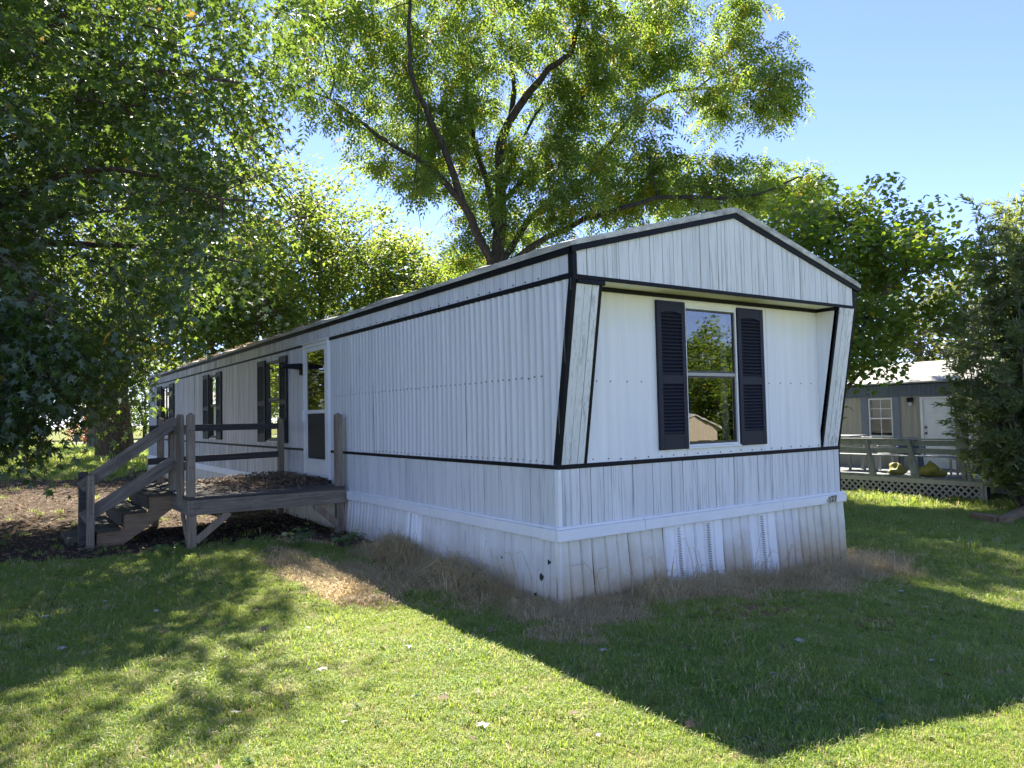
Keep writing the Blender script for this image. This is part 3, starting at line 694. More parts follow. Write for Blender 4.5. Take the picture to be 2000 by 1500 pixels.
# short left rail with round-topped boards between corner post and stair post
def round_board(x0, x1, y0, y1, z0, z1, mat):
    r = (y1 - y0) / 2; prof = [(y0, z0), (y1, z0)] + [((y0 + y1) / 2 + r * math.cos(t), z1 - r + r * math.sin(t)) for t in np.linspace(0, math.pi, 9)]
    n = len(prof); V = [(x0, a, b) for a, b in prof] + [(x1, a, b) for a, b in prof]
    pydata('round_top_board', V, [tuple(range(n))[::-1], tuple(range(n, 2 * n))] + [(i, (i + 1) % n, n + (i + 1) % n, n + i) for i in range(n)], mat, porch)
round_board(-2.105, -2.067, 4.93, 5.06, DZ - .1, 1.755, M['wood_z']); round_board(-2.107, -2.069, 5.075, 5.215, DZ - .1, 1.758, M['wood_z'])
post('stair_post', -2.035, 5.82, DZ + .03, 1.735, .092)
for z in (1.555, 1.105): box('rail', -2.064, -2.026, 4.77, 5.775, z - .055, z + .055, M['wood_y'], porch, .005)
# far rail
post('rail_post', -.115, 7.30, DZ + .03, 1.705, .092); post('rail_post', -1.93, 7.37, DZ + .03, 1.745, .092)
post('rail_post', -1.80, 7.20, DZ + .03, 1.742, .092)
beam('rail', (-2.10, 7.285, 1.567), (-.165, 7.285, 1.562), .10, .036, M['wood_dark'], porch); beam('rail', (-2.12, 7.285, 1.075), (-.165, 7.285, 1.10), .10, .036, M['wood_dark'], porch)
# stair: cut stringers, treads, risers, sloped rails between paired posts
def stringer(y0, y1, mat):
    P = [(-2.09, .70), (-2.37, .70), (-2.37, .50), (-2.66, .50), (-2.66, .30), (-2.96, .30), (-2.96, .09), (-2.70, .09), (-2.09, .515)]
    n = len(P); V = [(a, y0, b) for a, b in P] + [(a, y1, b) for a, b in P]
    bm = bmesh.new(); vs = [bm.verts.new(v) for v in V]
    bm.faces.new(vs[:n][::-1]); bm.faces.new(vs[n:])
    for i in range(n): bm.faces.new((vs[i], vs[(i + 1) % n], vs[n + (i + 1) % n], vs[n + i]))
    from_bm('stringer', bm, mat, porch)
stringer(5.60, 5.64, M['wood_tan']); stringer(7.12, 7.16, M['wood_tan'])
for x0, z in ((-2.395, .70), (-2.69, .50), (-2.985, .30)):
    for k_ in range(2): box('tread', x0 + k_ * .148, x0 + .143 + k_ * .148, 5.545, 7.2, z + .002, z + .038, M['tread'], porch, .005)
    box('riser', x0 + .295, x0 + .315, 5.58, 7.17, z + .04, min(z + .199, .7), M['tread'], porch, .003) if z < .6 else None
post('newel', -3.035, 5.565, G(-3, 5.5) - .05, 1.015, .088, M['wood_z'], cap=None); post('newel', -3.10, 5.735, G(-3, 5.7) - .05, 1.055, .10, M['wood_dark'], cap=None)
beam('stair_rail', (-2.02, 5.65, 1.675), (-3.14, 5.65, .865), .15, .036, M['wood_slope'], porch); beam('stair_rail', (-2.02, 5.655, 1.155), (-3.12, 5.655, .475), .16, .036, M['wood_slope'], porch)
box('stair_foot', -3.26, -3.0, 5.85, 7.1, G(-3.1, 6) - .03, G(-3.1, 6) + .06, M['tread'], porch, .006)

bm = bmesh.new()
for cx_, cy_, cz_ in [(x_, DY0 - .023, z_) for x_ in (DX0 + .05, -1.35, -.7, -.13) for z_ in (DZ - .05, DZ - .14)] + [(DX0 - .033, y_, z_) for y_ in (5.0, 5.6) for z_ in (DZ - .05, DZ - .14)] + [(DX0 + .02 + dx_, DY0 + .025, z_) for dx_ in (-.02, .02) for z_ in (1.1, 1.55)] + [(-3.03, 5.519, z_) for z_ in (.55, .62, .9, .96)] + [(-.15, 7.266, z_) for z_ in (1.08, 1.12, 1.55, 1.59)]:
    hexa(bm, cb(cx_ - .006, cx_ + .006, cy_ - .004, cy_ + .004, cz_ - .006, cz_ + .006))
nl = from_bm('nail_heads', bm, M['screwm'], porch); tag(nl, kind='stuff')

# ------------------------------------------------------------------ neighbour's home and deck
NB = 15.5; NW = Wall('L', 0, NB)
nb = empty('neighbour_mobile_home', (17.6, 7, -.45)); tag(nb, 'tan mobile home with slate blue trim behind the right hand deck', 'mobile home')
M['tan'] = siding_mat('tan_aluminium', (.36, .34, .285), grime_y=False); M['slate'] = plain('slate_blue_paint', (.10, .125, .16), .6); M['slate2'] = plain('pale_slate_paint', (.17, .20, .25), .6)
NY0, NY1 = -4.0, 17.0
nwin, ndoor = (5.49, 6.14), (3.96, 4.74)
for c0, c1 in ((NY0, ndoor[0]), (ndoor[1], nwin[0]), (nwin[1], NY1)):
    n = max(1, int(round((c1 - c0) / 1.2)))
    for i in range(n): sheet('siding_panel', NW, c0 + (c1 - c0) * i / n, c0 + (c1 - c0) * (i + 1) / n, -.02, 2.05, lambda a: rib(a, .15, .014), M['tan'], nb, n=8, per=.15)
sheet('siding_panel', NW, *nwin, -.02, .88, lambda a: rib(a, .15, .014), M['tan'], nb, n=8, per=.15); sheet('siding_panel', NW, *nwin, 1.905, 2.05, lambda a: rib(a, .15, .014), M['tan'], nb, n=8, per=.15); sheet('siding_panel', NW, *ndoor, 1.88, 2.05, lambda a: rib(a, .15, .014), M['tan'], nb, n=8, per=.15)
sheet('fascia', NW, NY0, NY1, 1.935, 2.235, lambda a: .03 + rib(a, .12, .010), M['slate'], nb, n=6, per=.12)
NW.box('fascia_drip', NY0, NY1, .03, .06, 2.236, 2.262, M['black'], nb)
bm = bmesh.new(); hexa(bm, [(NB - .12, NY0 - .1, 2.262), (NB + 2.1, NY0 - .1, 2.88), (NB + 2.1, NY1 + .1, 2.88), (NB - .12, NY1 + .1, 2.262), (NB - .12, NY0 - .1, 2.30), (NB + 2.1, NY0 - .1, 2.93), (NB + 2.1, NY1 + .1, 2.93), (NB - .12, NY1 + .1, 2.30)])
hexa(bm, [(NB + 2.1, NY0 - .1, 2.88), (NB + 4.3, NY0 - .1, 2.262), (NB + 4.3, NY1 + .1, 2.262), (NB + 2.1, NY1 + .1, 2.88), (NB + 2.1, NY0 - .1, 2.93), (NB + 4.3, NY0 - .1, 2.30), (NB + 4.3, NY1 + .1, 2.30), (NB + 2.1, NY1 + .1, 2.93)])
from_bm('roof', bm, plain('pale_roof_coat', (.40, .385, .35), .9, var=.35, sc=3.0), nb)
hx('end_wall', cb(NB + .01, NB + 4.2, NY0, NY0 + .02, -.4, 2.3), M['tan'], nb); hx('rear_wall', cb(NB + 4.18, NB + 4.2, NY0 + .02, NY1, -.4, 2.3), M['tan'], nb); hx('end_wall', cb(NB + .01, NB + 4.17, NY1 - .02, NY1, -.4, 2.3), M['tan'], nb)
hx('skirting', cb(NB + .01, NB + .03, NY0 + .03, NY1 - .03, -.6, -.02), M['tan'], nb); hx('floor', cb(NB + .05, NB + 4.1, NY0 + .1, NY1 - .1, -.02, .03), M['interior'], nb); hx('dark_backing', cb(NB + 1.2, NB + 1.25, NY0 + .1, NY1 - .1, .04, 2.2), M['interior'], nb)
NW.box('window_trim', nwin[0] - .20, nwin[0] - .015, .016, .034, .60, 1.934, M['slate2'], nb); NW.box('window_trim', nwin[1] + .015, nwin[1] + .22, .016, .034, .60, 1.934, M['slate2'], nb)
bm = bmesh.new()
for c in ((nwin[0], nwin[0] + .03, -.03, .03, .88, 1.905), (nwin[1] - .03, nwin[1], -.03, .03, .88, 1.905), (nwin[0] + .03, nwin[1] - .03, -.03, .029, .88, .915), (nwin[0] + .03, nwin[1] - .03, -.03, .029, 1.87, 1.905), (nwin[0] + .03, nwin[1] - .03, -.03, .028, 1.35, 1.385)): hexa(bm, NW.hexv(*c))
wn_ = from_bm('window', bm, M['white'], nb)
nm_ = (nwin[0] + nwin[1]) / 2
for z0, z1 in ((.915, 1.35), (1.385, 1.87)):
    for a0, a1 in ((nwin[0] + .03, nm_ - .008), (nm_ + .008, nwin[1] - .03)): pydata('pane', [NW.p(a0, .0, z0), NW.p(a1, .0, z0), NW.p(a1, .0, z1), NW.p(a0, .0, z1)], [(0, 1, 2, 3)], M['glass_side'], wn_)
    NW.box('muntin', nm_ - .008, nm_ + .008, -.006, .012, z0, z1, M['white'], wn_)
NW.box('muntin', nwin[0] + .031, nm_ - .009, -.006, .011, 1.62, 1.636, M['white'], wn_); NW.box('muntin', nm_ + .009, nwin[1] - .031, -.006, .011, 1.62, 1.636, M['white'], wn_)
NW.box('blind', nwin[0] + .04, nwin[1] - .04, -.10, -.09, 1.40, 1.88, M['curtain'], nb)
nd = NW.box('door', ndoor[0] + .05, ndoor[1] - .05, -.02, .012, .10, 1.85, M['white'], nb)
NW.box('door_frame', ndoor[0] - .02, ndoor[0] + .048, .0, .045, .09, 1.90, M['white'], nb); NW.box('door_frame', ndoor[1] - .048, ndoor[1] + .02, .0, .045, .09, 1.90, M['white'], nb); NW.box('door_frame', ndoor[0] + .049, ndoor[1] - .049, .0, .044, 1.855, 1.90, M['white'], nb)
for a0, a1 in ((ndoor[0] + .12, ndoor[0] + .35), (ndoor[0] + .43, ndoor[0] + .66)):
    for z0, z1 in ((.25, .65), (.75, 1.40), (1.50, 1.74)): NW.box('door_panel', a0, a1, .010, .022, z0, z1, M['white'], nd, .005)
for z in (.98, 1.13): NW.box('lock', ndoor[1] - .13, ndoor[1] - .075, .012, .055, z - .025, z + .025, M['bronze'], nd, .012)
lp = NW.box('porch_lamp', 4.93, 5.08, .014, .09, 1.78, 1.90, M['black'], nb, .02); NW.box('lamp_glass', 4.965, 5.045, .03, .075, 1.69, 1.78, plain('frosted_glass', (.7, .7, .68), .3), lp, .02)
# vertical rain pipe and strip at the far right of the wall
NW.box('downpipe', 3.55, 3.61, .02, .08, -.3, 1.93, M['white'], nb, .01)

deck = empty('neighbour_deck', (14.2, 4.5, -.4)); tag(deck, 'grey painted deck with sagging rails and white lattice skirt on the right', 'deck')
KX, KY0, KY1, KZ = 13.0, 2.28, 9.0, .085
M['greypaint'] = plain('peeling_grey_paint', (.27, .285, .29), .8, var=.25, sc=9); M['lat'] = plain('faded_white_lattice', (.52, .48, .43), .8, var=.2)
yy = KY0
while yy < KY1: box('deck_board', KX - .04 + random.uniform(-.02, .02), NB - .05, yy + .004, yy + .136, KZ - .035, KZ + random.uniform(-.004, .004), M['greypaint'], deck); yy += .14
box('rim_beam', KX - .005, KX + .035, KY0, KY1, KZ - .14, KZ - .037, M['lat'], deck); box('rim_beam', KX + .04, NB - .1, KY0 - .04, KY0, KZ - .14, KZ - .037, M['lat'], deck)
box('deck_leg', KX + .05, KX + .14, KY0 + .01, KY0 + .10, -.6, KZ - .14, M['lat'], deck)
for yb, lean in ((2.50, .10), (2.62, .0), (3.60, .17), (3.70, .04), (4.60, .17), (4.68, .03), (5.60, .12), (6.7, .06), (7.8, .04)):
    p = beam('rail_post', (KX - .03, yb, KZ - .03), (KX - .07, yb + lean, .93 if lean > .05 else .60), .085, .06, M['greypaint'], deck, up=(0, 1, 0))
for z, w_, y0_ in ((.845, .115, 2.45), (.665, .115, 2.55), ):
    for a0, a1 in ((y0_, 3.66), (3.67, 4.66), (4.67, 5.64), (5.65, 8.9)):
        dz = random.uniform(-.012, .012); beam('rail', (KX + .0, a0, z + dz), (KX + .0, a1 - .01, z - dz), w_, .03, M['greypaint'], deck)
for a0, a1 in ((2.35, 3.72), (3.73, 5.7), (5.71, 8.9)): beam('rail_cap', (KX - .03, a0, .935), (KX - .03, a1 - .01, .925 + random.uniform(-.012, .012)), .03, .13, M['greypaint'], deck)
for a0, a1 in ((2.3, 3.9), (3.92, 6.0), (6.02, 8.9)): beam('seat_rail', (KX + .25, a0, .535), (KX + .25, a1, .53 + random.uniform(-.01, .015)), .028, .30, M['greypaint'], deck)
# lattice: crossing slats in two layers, each a part
lz1 = KZ - .142; lz0 = -.38; hgt = lz1 - lz0
for k_, yb in enumerate(np.arange(KY0 - hgt, 8.6, .15)):
    for dirn, xo in ((1, .0), (-1, .010)):
        a0, a1 = (yb, yb + hgt) if dirn == 1 else (yb + hgt, yb)
        # clip to the deck's right end
        p, q = Vector((KX + xo, a0, lz0)), Vector((KX + xo, a1, lz1))
        lo, hi = (p, q) if p.y < q.y else (q, p)
        if hi.y <= KY0 + .05: continue
        if lo.y < KY0:
            t = (KY0 - lo.y) / (hi.y - lo.y); lo = lo.lerp(hi, t)
        beam('lattice_slat', lo, hi, .036, .008, M['lat'], deck, bevel=0)
box('lattice_frame', KX - .008, KX + .02, KY0 - .002, KY0 + .05, lz0, lz1 - .001, M['lat'], deck)
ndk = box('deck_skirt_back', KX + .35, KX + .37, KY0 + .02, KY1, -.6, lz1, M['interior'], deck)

# things standing on the neighbour's deck
def plastic_chair(name, x, y, z, rz, mat, label):
    r = empty(name, (x, y, z)); tag(r, label, 'chair')
    c, s_ = math.cos(rz), math.sin(rz)
    R_ = lambda u, v, w2: (x + u * c - v * s_, y + u * s_ + v * c, z + w2)
    for u in (-.2, .2):
        for v, t in ((-.2, .41), (.2, .41)): hx('leg', [R_(u * 1.12 - .025, v * 1.12 - .02, 0), R_(u * 1.12 + .025, v * 1.12 - .02, 0), R_(u * 1.12 + .025, v * 1.12 + .02, 0), R_(u * 1.12 - .025, v * 1.12 + .02, 0), R_(u - .03, v - .025, t), R_(u + .03, v - .025, t), R_(u + .03, v + .025, t), R_(u - .03, v + .025, t)], mat, r)
    hx('seat', [R_(*q) for q in cb(-.24, .24, -.23, .23, .411, .44)], mat, r, .01)
    hx('backrest', [R_(-.24, .19, .442), R_(.24, .19, .442), R_(.24, .225, .442), R_(-.24, .225, .442), R_(-.20, .29, .86), R_(.20, .29, .86), R_(.20, .32, .86), R_(-.20, .32, .86)], mat, r, .012)
    for u in (-.265, .265): hx('armrest', [R_(*q) for q in cb(u - .025, u + .025, -.2, .22, .62, .645)], mat, r, .006); hx('arm_support', [R_(*q) for q in cb(u - .018, u + .018, -.2, -.15, .42, .619)], mat, r)
    return r
plastic_chair('plastic_chair', 13.75, 4.15, KZ + .002, 1.9, plain('blue_plastic', (.06, .10, .19), .5), 'dark blue plastic armchair behind the sagging deck rail')
plastic_chair('plastic_chair', 14.1, 5.15, KZ + .002, 1.2, plain('grey_plastic', (.33, .33, .31), .5), 'grey plastic armchair on the deck left of the blue chair')
tb = empty('deck_table', (14.1, 6.1, KZ)); tag(tb, 'pale weathered table standing on the deck under the neighbour window', 'table')
box('table_top', 13.75, 14.5, 5.65, 6.6, .93, .965, M['greypaint'], tb, .01)
for x in (13.85, 14.4):
    for y in (5.75, 6.5): box('leg', x - .025, x + .025, y - .025, y + .025, KZ + .002, .929, M['greypaint'], tb)
def lump(name, c, rad, mat, seed, nu=20, nv=12):
    r_ = random.Random(seed); V, F = [], []; ph = [r_.uniform(0, 6) for _ in range(6)]
    for i in range(nv + 1):
        th = math.pi * i / nv
        for j in range(nu):
            a = 2 * math.pi * j / nu; d = 1 + .20 * math.sin(3 * a + ph[0] + 2 * th) + .12 * math.sin(5 * a + ph[1]) * math.sin(4 * th + ph[2]) + .07 * math.sin(9 * a + 7 * th)
            z = math.cos(th); z = max(z, -.75)
            V.append((c[0] + rad[0] * d * math.sin(th) * math.cos(a), c[1] + rad[1] * d * math.sin(th) * math.sin(a), c[2] + rad[2] * (z + .75) * (1 + .35 * math.sin(2 * a + ph[3]) + .15 * math.sin(5 * a + ph[4]) * math.sin(th))))
    for i in range(nv):
        for j in range(nu): F.append((i * nu + j, i * nu + (j + 1) % nu, (i + 1) * nu + (j + 1) % nu, (i + 1) * nu + j))
    return pydata(name, V, F, mat, None, True)
tag(lump('yellow_bag', (13.42, 3.55, KZ - .002), (.17, .30, .15), plain('yellow_plastic_sack', (.33, .31, .05), .5, var=.2), 4), 'slumped yellow plastic sack on the deck floor near the white door', 'sack')
tag(lump('yellow_bag', (13.42, 4.32, KZ - .002), (.14, .20, .12), plain('yellow_plastic_sack_b', (.31, .29, .05), .5, var=.2), 9), 'smaller yellow plastic sack lying behind the blue chair legs', 'sack')
st = empty('step_stool', (13.6, 2.95, KZ)); tag(st, 'small pale open frame stool at the right end of the deck', 'stool')
for y in (2.78, 3.12):
    for x in (13.45, 13.75): box('leg', x - .018, x + .018, y - .018, y + .018, KZ + .002, .47, M['lat'], st)
box('seat', 13.41, 13.79, 2.74, 3.16, .471, .495, M['lat'], st, .004)
for x in (13.45, 13.75): box('stretcher', x - .012, x + .012, 2.80, 3.10, .20, .235, M['lat'], st)
tc = empty('garden_torch', (12.55, 2.02, -.35)); tag(tc, 'thin garden torch with pale round head beside the lattice corner', 'garden torch')
tube('pole', [(12.55, 2.02, -.42), (12.55, 2.03, .10)], .011, .011, M['lat'], tc, 8)
tube('torch_head', [(12.55, 2.03, .08), (12.55, 2.03, .12), (12.55, 2.03, .19), (12.55, 2.03, .26), (12.55, 2.03, .29), (12.55, 2.03, .33)], lambda k_: .03 + .045 * math.sin(math.pi * min(1, k_ * 1.05)), 0, M['lat'], tc, 10)
# landscape timbers at the right edge
for (p, q, lab) in (((9.62, .52, -.19), (11.9, .98, -.21), 'long weathered landscape timber lying in the grass at the right edge'), ((10.0, 1.15, -.20), (9.66, .60, -.205), 'short dark timber end meeting the long landscape timber at the right')):
    p = Vector((p[0], p[1], G(p[0], p[1]) + .06)); q = Vector((q[0], q[1], G(q[0], q[1]) + .06))
    o = beam('landscape_timber', p, q, .15, .14, M['wood_tan'] if 'long' in lab else M['wood_dark'], None, bevel=.015); tag(o, lab, 'timber', 'timbers edging the bed')

# ------------------------------------------------------------------ home reflected in the front window (stands across the lane, behind the viewer's right)
th = empty('tan_mobile_home', (29.3, -26, -2.1)); tag(th, 'tan mobile home with ribbed gable seen reflected in the front window', 'mobile home')
tx, ty, tz = 27.75, -25.5, G(29, -25)
TW = Wall('F', 0, ty)
M['tan2'] = siding_mat('beige_ribbed_panel', (.56, .47, .36), grime_y=False)
def TP(a, o, z): return (tx + a, ty + o, tz + z)
pydata('front_wall', [TP(0, .0, .0), TP(4.2, 0, 0), TP(4.2, 0, 2.3), TP(0, 0, 2.3)], [(0, 1, 2, 3)], M['tan2'], th)
for i in range(28):
    x0, x1 = -.05 + i * .1535, -.05 + (i + 1) * .1535; h0, h1 = 3.0 + .75 * (1 - abs(x0 - 2.1) / 2.15), 3.0 + .75 * (1 - abs(x1 - 2.1) / 2.15)
    c = [TP(x0 + .006, .2, 2.3), TP(x1 - .006, .2, 2.3), TP(x1 - .006, .23, 2.3), TP(x0 + .006, .23, 2.3), TP(x0 + .006, .2, h0), TP(x1 - .006, .2, h1), TP(x1 - .006, .23, h1), TP(x0 + .006, .23, h0)]
    hx('gable_board', c, M['tan2'], th)
for x0, x1, za, zb in ((-.2, 2.1, 2.95, 3.80), (2.1, 4.4, 3.80, 2.95)):
    hx('roof', [TP(x0, -14, za), TP(x1, -14, zb), TP(x1, .35, zb), TP(x0, .35, za), TP(x0, -14, za + .1), TP(x1, -14, zb + .1), TP(x1, .35, zb + .1), TP(x0, .35, za + .1)], M['roof'], th)
hx('side_wall', [TP(*q) for q in cb(0, .05, -14, -.01, 0, 3.0)], M['tan2'], th); hx('side_wall', [TP(*q) for q in cb(4.15, 4.2, -14, -.01, 0, 3.0)], M['tan2'], th); hx('soffit', [TP(*q) for q in cb(0, 4.2, .01, .2, 2.25, 2.3)], M['interior'], th)
hx('bay_panel', [TP(*q) for q in cb(.9, 3.0, .02, .08, .3, 2.2)], M['cream'], th); hx('window', [TP(*q) for q in cb(.15, .8, .02, .07, .9, 2.1)], M['bronze'], th); hx('window', [TP(*q) for q in cb(3.1, 3.6, .02, .07, .9, 2.1)], M['bronze'], th)

# ------------------------------------------------------------------ vegetation helpers
def norm(a): return a / np.maximum(np.linalg.norm(a, axis=1, keepdims=True), 1e-9)
STAR = [np.array([(0, 0, 0), (.06, .40, -.05), (.26, .14, .02), (.66, .45, -.08), (.55, .11, .02), (1, 0, -.14), (.55, -.11, .02), (.66, -.45, -.08), (.26, -.14, .02), (.06, -.40, -.05)])]
BROAD = [np.array([(0, 0, 0), (.18, .30, .03), (.55, .34, 0), (1, 0, -.14), (.55, -.34, 0), (.18, -.30, .03)])]
LANCE = [np.array([(0, 0, 0), (.4, .14, .02), (1, 0, -.10), (.4, -.14, .02)])]
DIAM = [np.array([(0, 0, 0), (.45, .27, .04), (1, 0, -.12), (.45, -.27, .04)])]
def pinnate():
    out = []
    for u, L in ((.20, .31), (.42, .35), (.64, .34), (.84, .29)):
        for s in (1, -1):
            ax = np.array([math.cos(1.05), s * math.sin(1.05), -.22]); pr = np.array([-math.sin(1.05) * s, math.cos(1.05), 0]); b = np.array([u, 0, -.25 * u * u])
            out.append(np.array([b, b + ax * L * .45 + pr * .06, b + ax * L + np.array([0, 0, -.05]), b + ax * L * .45 - pr * .06]))
    b = np.array([.95, 0, -.24]); out.append(np.array([b, b + (.13, .05, -.03), b + (.30, 0, -.12), b + (.13, -.05, -.03)]))
    return out
PINN = pinnate()
def leaves(name, P, A, N, Sz, tmpl, mat, parent=None):
    n = len(P); A = norm(A); B = norm(np.cross(N, A)); Nn = np.cross(A, B)
    T = np.concatenate(tmpl); k = len(T); kp = len(tmpl[0]); np_ = len(tmpl)
    V = P[:, None, :] + Sz[:, None, None] * (T[None, :, 0:1] * A[:, None, :] + T[None, :, 1:2] * B[:, None, :] + T[None, :, 2:3] * Nn[:, None, :])
    F = (np.arange(n)[:, None, None] * k + np.arange(k).reshape(1, np_, kp)).reshape(-1, kp)
    me = np_mesh(name, V.reshape(-1, 3), F)
    at = me.attributes.new('rnd', 'FLOAT', 'FACE'); at.data.foreach_set('value', np.repeat(rng.random(n), np_).astype(np.float32))
    return link(name, me, mat, parent)
def leaf_frames(n, droop=.35, tilt=.55, out=None):
    a = rng.uniform(0, 2 * np.pi, n); A = np.stack([np.cos(a), np.sin(a), rng.normal(-droop, .35, n)], 1)
    if out is not None: A = A + out
    N = np.stack([rng.normal(0, tilt, n), rng.normal(0, tilt, n), np.ones(n)], 1)
    return A, N
def sprays(C, R, per, flat=.6):
    """leaf points in clumps: C (m,3) centres, R (m,) radii, per (m,) counts"""
    per = per.astype(int); P = np.repeat(C, per, 0); r = np.repeat(R, per); n = len(P)
    d = norm(rng.normal(0, 1, (n, 3))) * (rng.random(n) ** .45)[:, None]; d[:, 2] *= flat
    return P + d * r[:, None]
def twig_mesh(V, F, p, q, r, seg=4, sag=.12, n=4):
    p, q = Vector(p), Vector(q); d = q - p; off = Vector((random.uniform(-1, 1), random.uniform(-1, 1), random.uniform(-.3, 1))) * d.length * sag
    tube_geo([p + d * t + off * math.sin(math.pi * t) for t in np.linspace(0, 1, seg + 1)], r, r * .25, n, V, F)
def densify(pts, jit=.0):
    out = []
    for i in range(len(pts) - 1):
        p, q = Vector(pts[i]), Vector(pts[i + 1]); n = max(1, int((q - p).length / .35))
        for j in range(n): out.append(p.lerp(q, j / n))
    out.append(Vector(pts[-1])); return out
def near_on(limbs_pts, c):
    d = ((limbs_pts - np.array(c)) ** 2).sum(1); return limbs_pts[int(d.argmin())]
def simple_tree(name, base, height, crown_c, crown_r, n_puff, per, puff_r, leaf, size, lmat, bmat, trunk_r, label, group=None, n_limb=9, shell=.45, low=-1.0, flat=.7, twigs=True, keep=None, seed=0, cat='tree'):
    global rng
    rng = np.random.default_rng(seed + 100); random.seed(seed)
    t = empty(name, base); tag(t, label, cat, group)
    bx, by, bz = base; cc = np.array(crown_c); cr = np.array(crown_r)
    V, F = [], []
    top = (cc[0] * .7 + bx * .3, cc[1] * .7 + by * .3, cc[2] + cr[2] * .55)
    trunk = [(bx, by, bz - .2), (bx, by, bz + .05), (bx + .02, by, bz + (cc[2] - bz) * .35), (bx + (cc[0] - bx) * .3 + .1, by + (cc[1] - by) * .3, bz + (cc[2] - bz) * .7), (cc[0] * .6 + bx * .4, cc[1] * .6 + by * .4, cc[2]), top]
    tube_geo(trunk, lambda k_: trunk_r * (1.35 if k_ < .02 else (1 - .85 * k_)), 0, 12, V, F)
    LP = [np.array(p) for p in densify(trunk)]
    for i in range(n_limb):
        k_ = .3 + .6 * i / n_limb; s = Vector(trunk[2]).lerp(Vector(trunk[4]), random.random()); a = i * 2.4 + random.uniform(-.4, .4)
        e = Vector((cc[0] + cr[0] * .75 * math.cos(a), cc[1] + cr[1] * .75 * math.sin(a), cc[2] + cr[2] * random.uniform(-.45, .6)))
        m = s.lerp(e, .45) + Vector((0, 0, (e - s).length * .12)); pl = [s, s.lerp(m, .5) + Vector((0, 0, .1)), m, m.lerp(e, .55) + Vector((0, 0, .1)), e]
        tube_geo(pl, trunk_r * .38, trunk_r * .07, 7, V, F); LP += [np.array(p) for p in densify(pl)]
    LP = np.array(LP)
    d = norm(rng.normal(0, 1, (n_puff * 3, 3))) * (shell + (1 - shell) * rng.random(n_puff * 3) ** .6)[:, None]
    d = d[d[:, 2] > low][:n_puff]
    C = cc + d * cr * (1 + .18 * np.sin(3.1 * d[:, 0:1] * 2 + 4 * d[:, 1:2]))
    if keep is not None: C = C[keep(C)]
    if twigs:
        for c in C[:400]: twig_mesh(V, F, near_on(LP, c), c, trunk_r * .06 + .006, 4, .12, 4)
    pydata('trunk', V, F, bmat, t, True)
    R = puff_r * rng.uniform(.7, 1.35, len(C)); P = sprays(C, R, per * rng.uniform(.5, 1.4, len(C)), flat)
    A, N = leaf_frames(len(P)); leaves('crown', P, A, N, size * rng.uniform(.7, 1.25, len(P)), leaf, lmat, t)
    return t

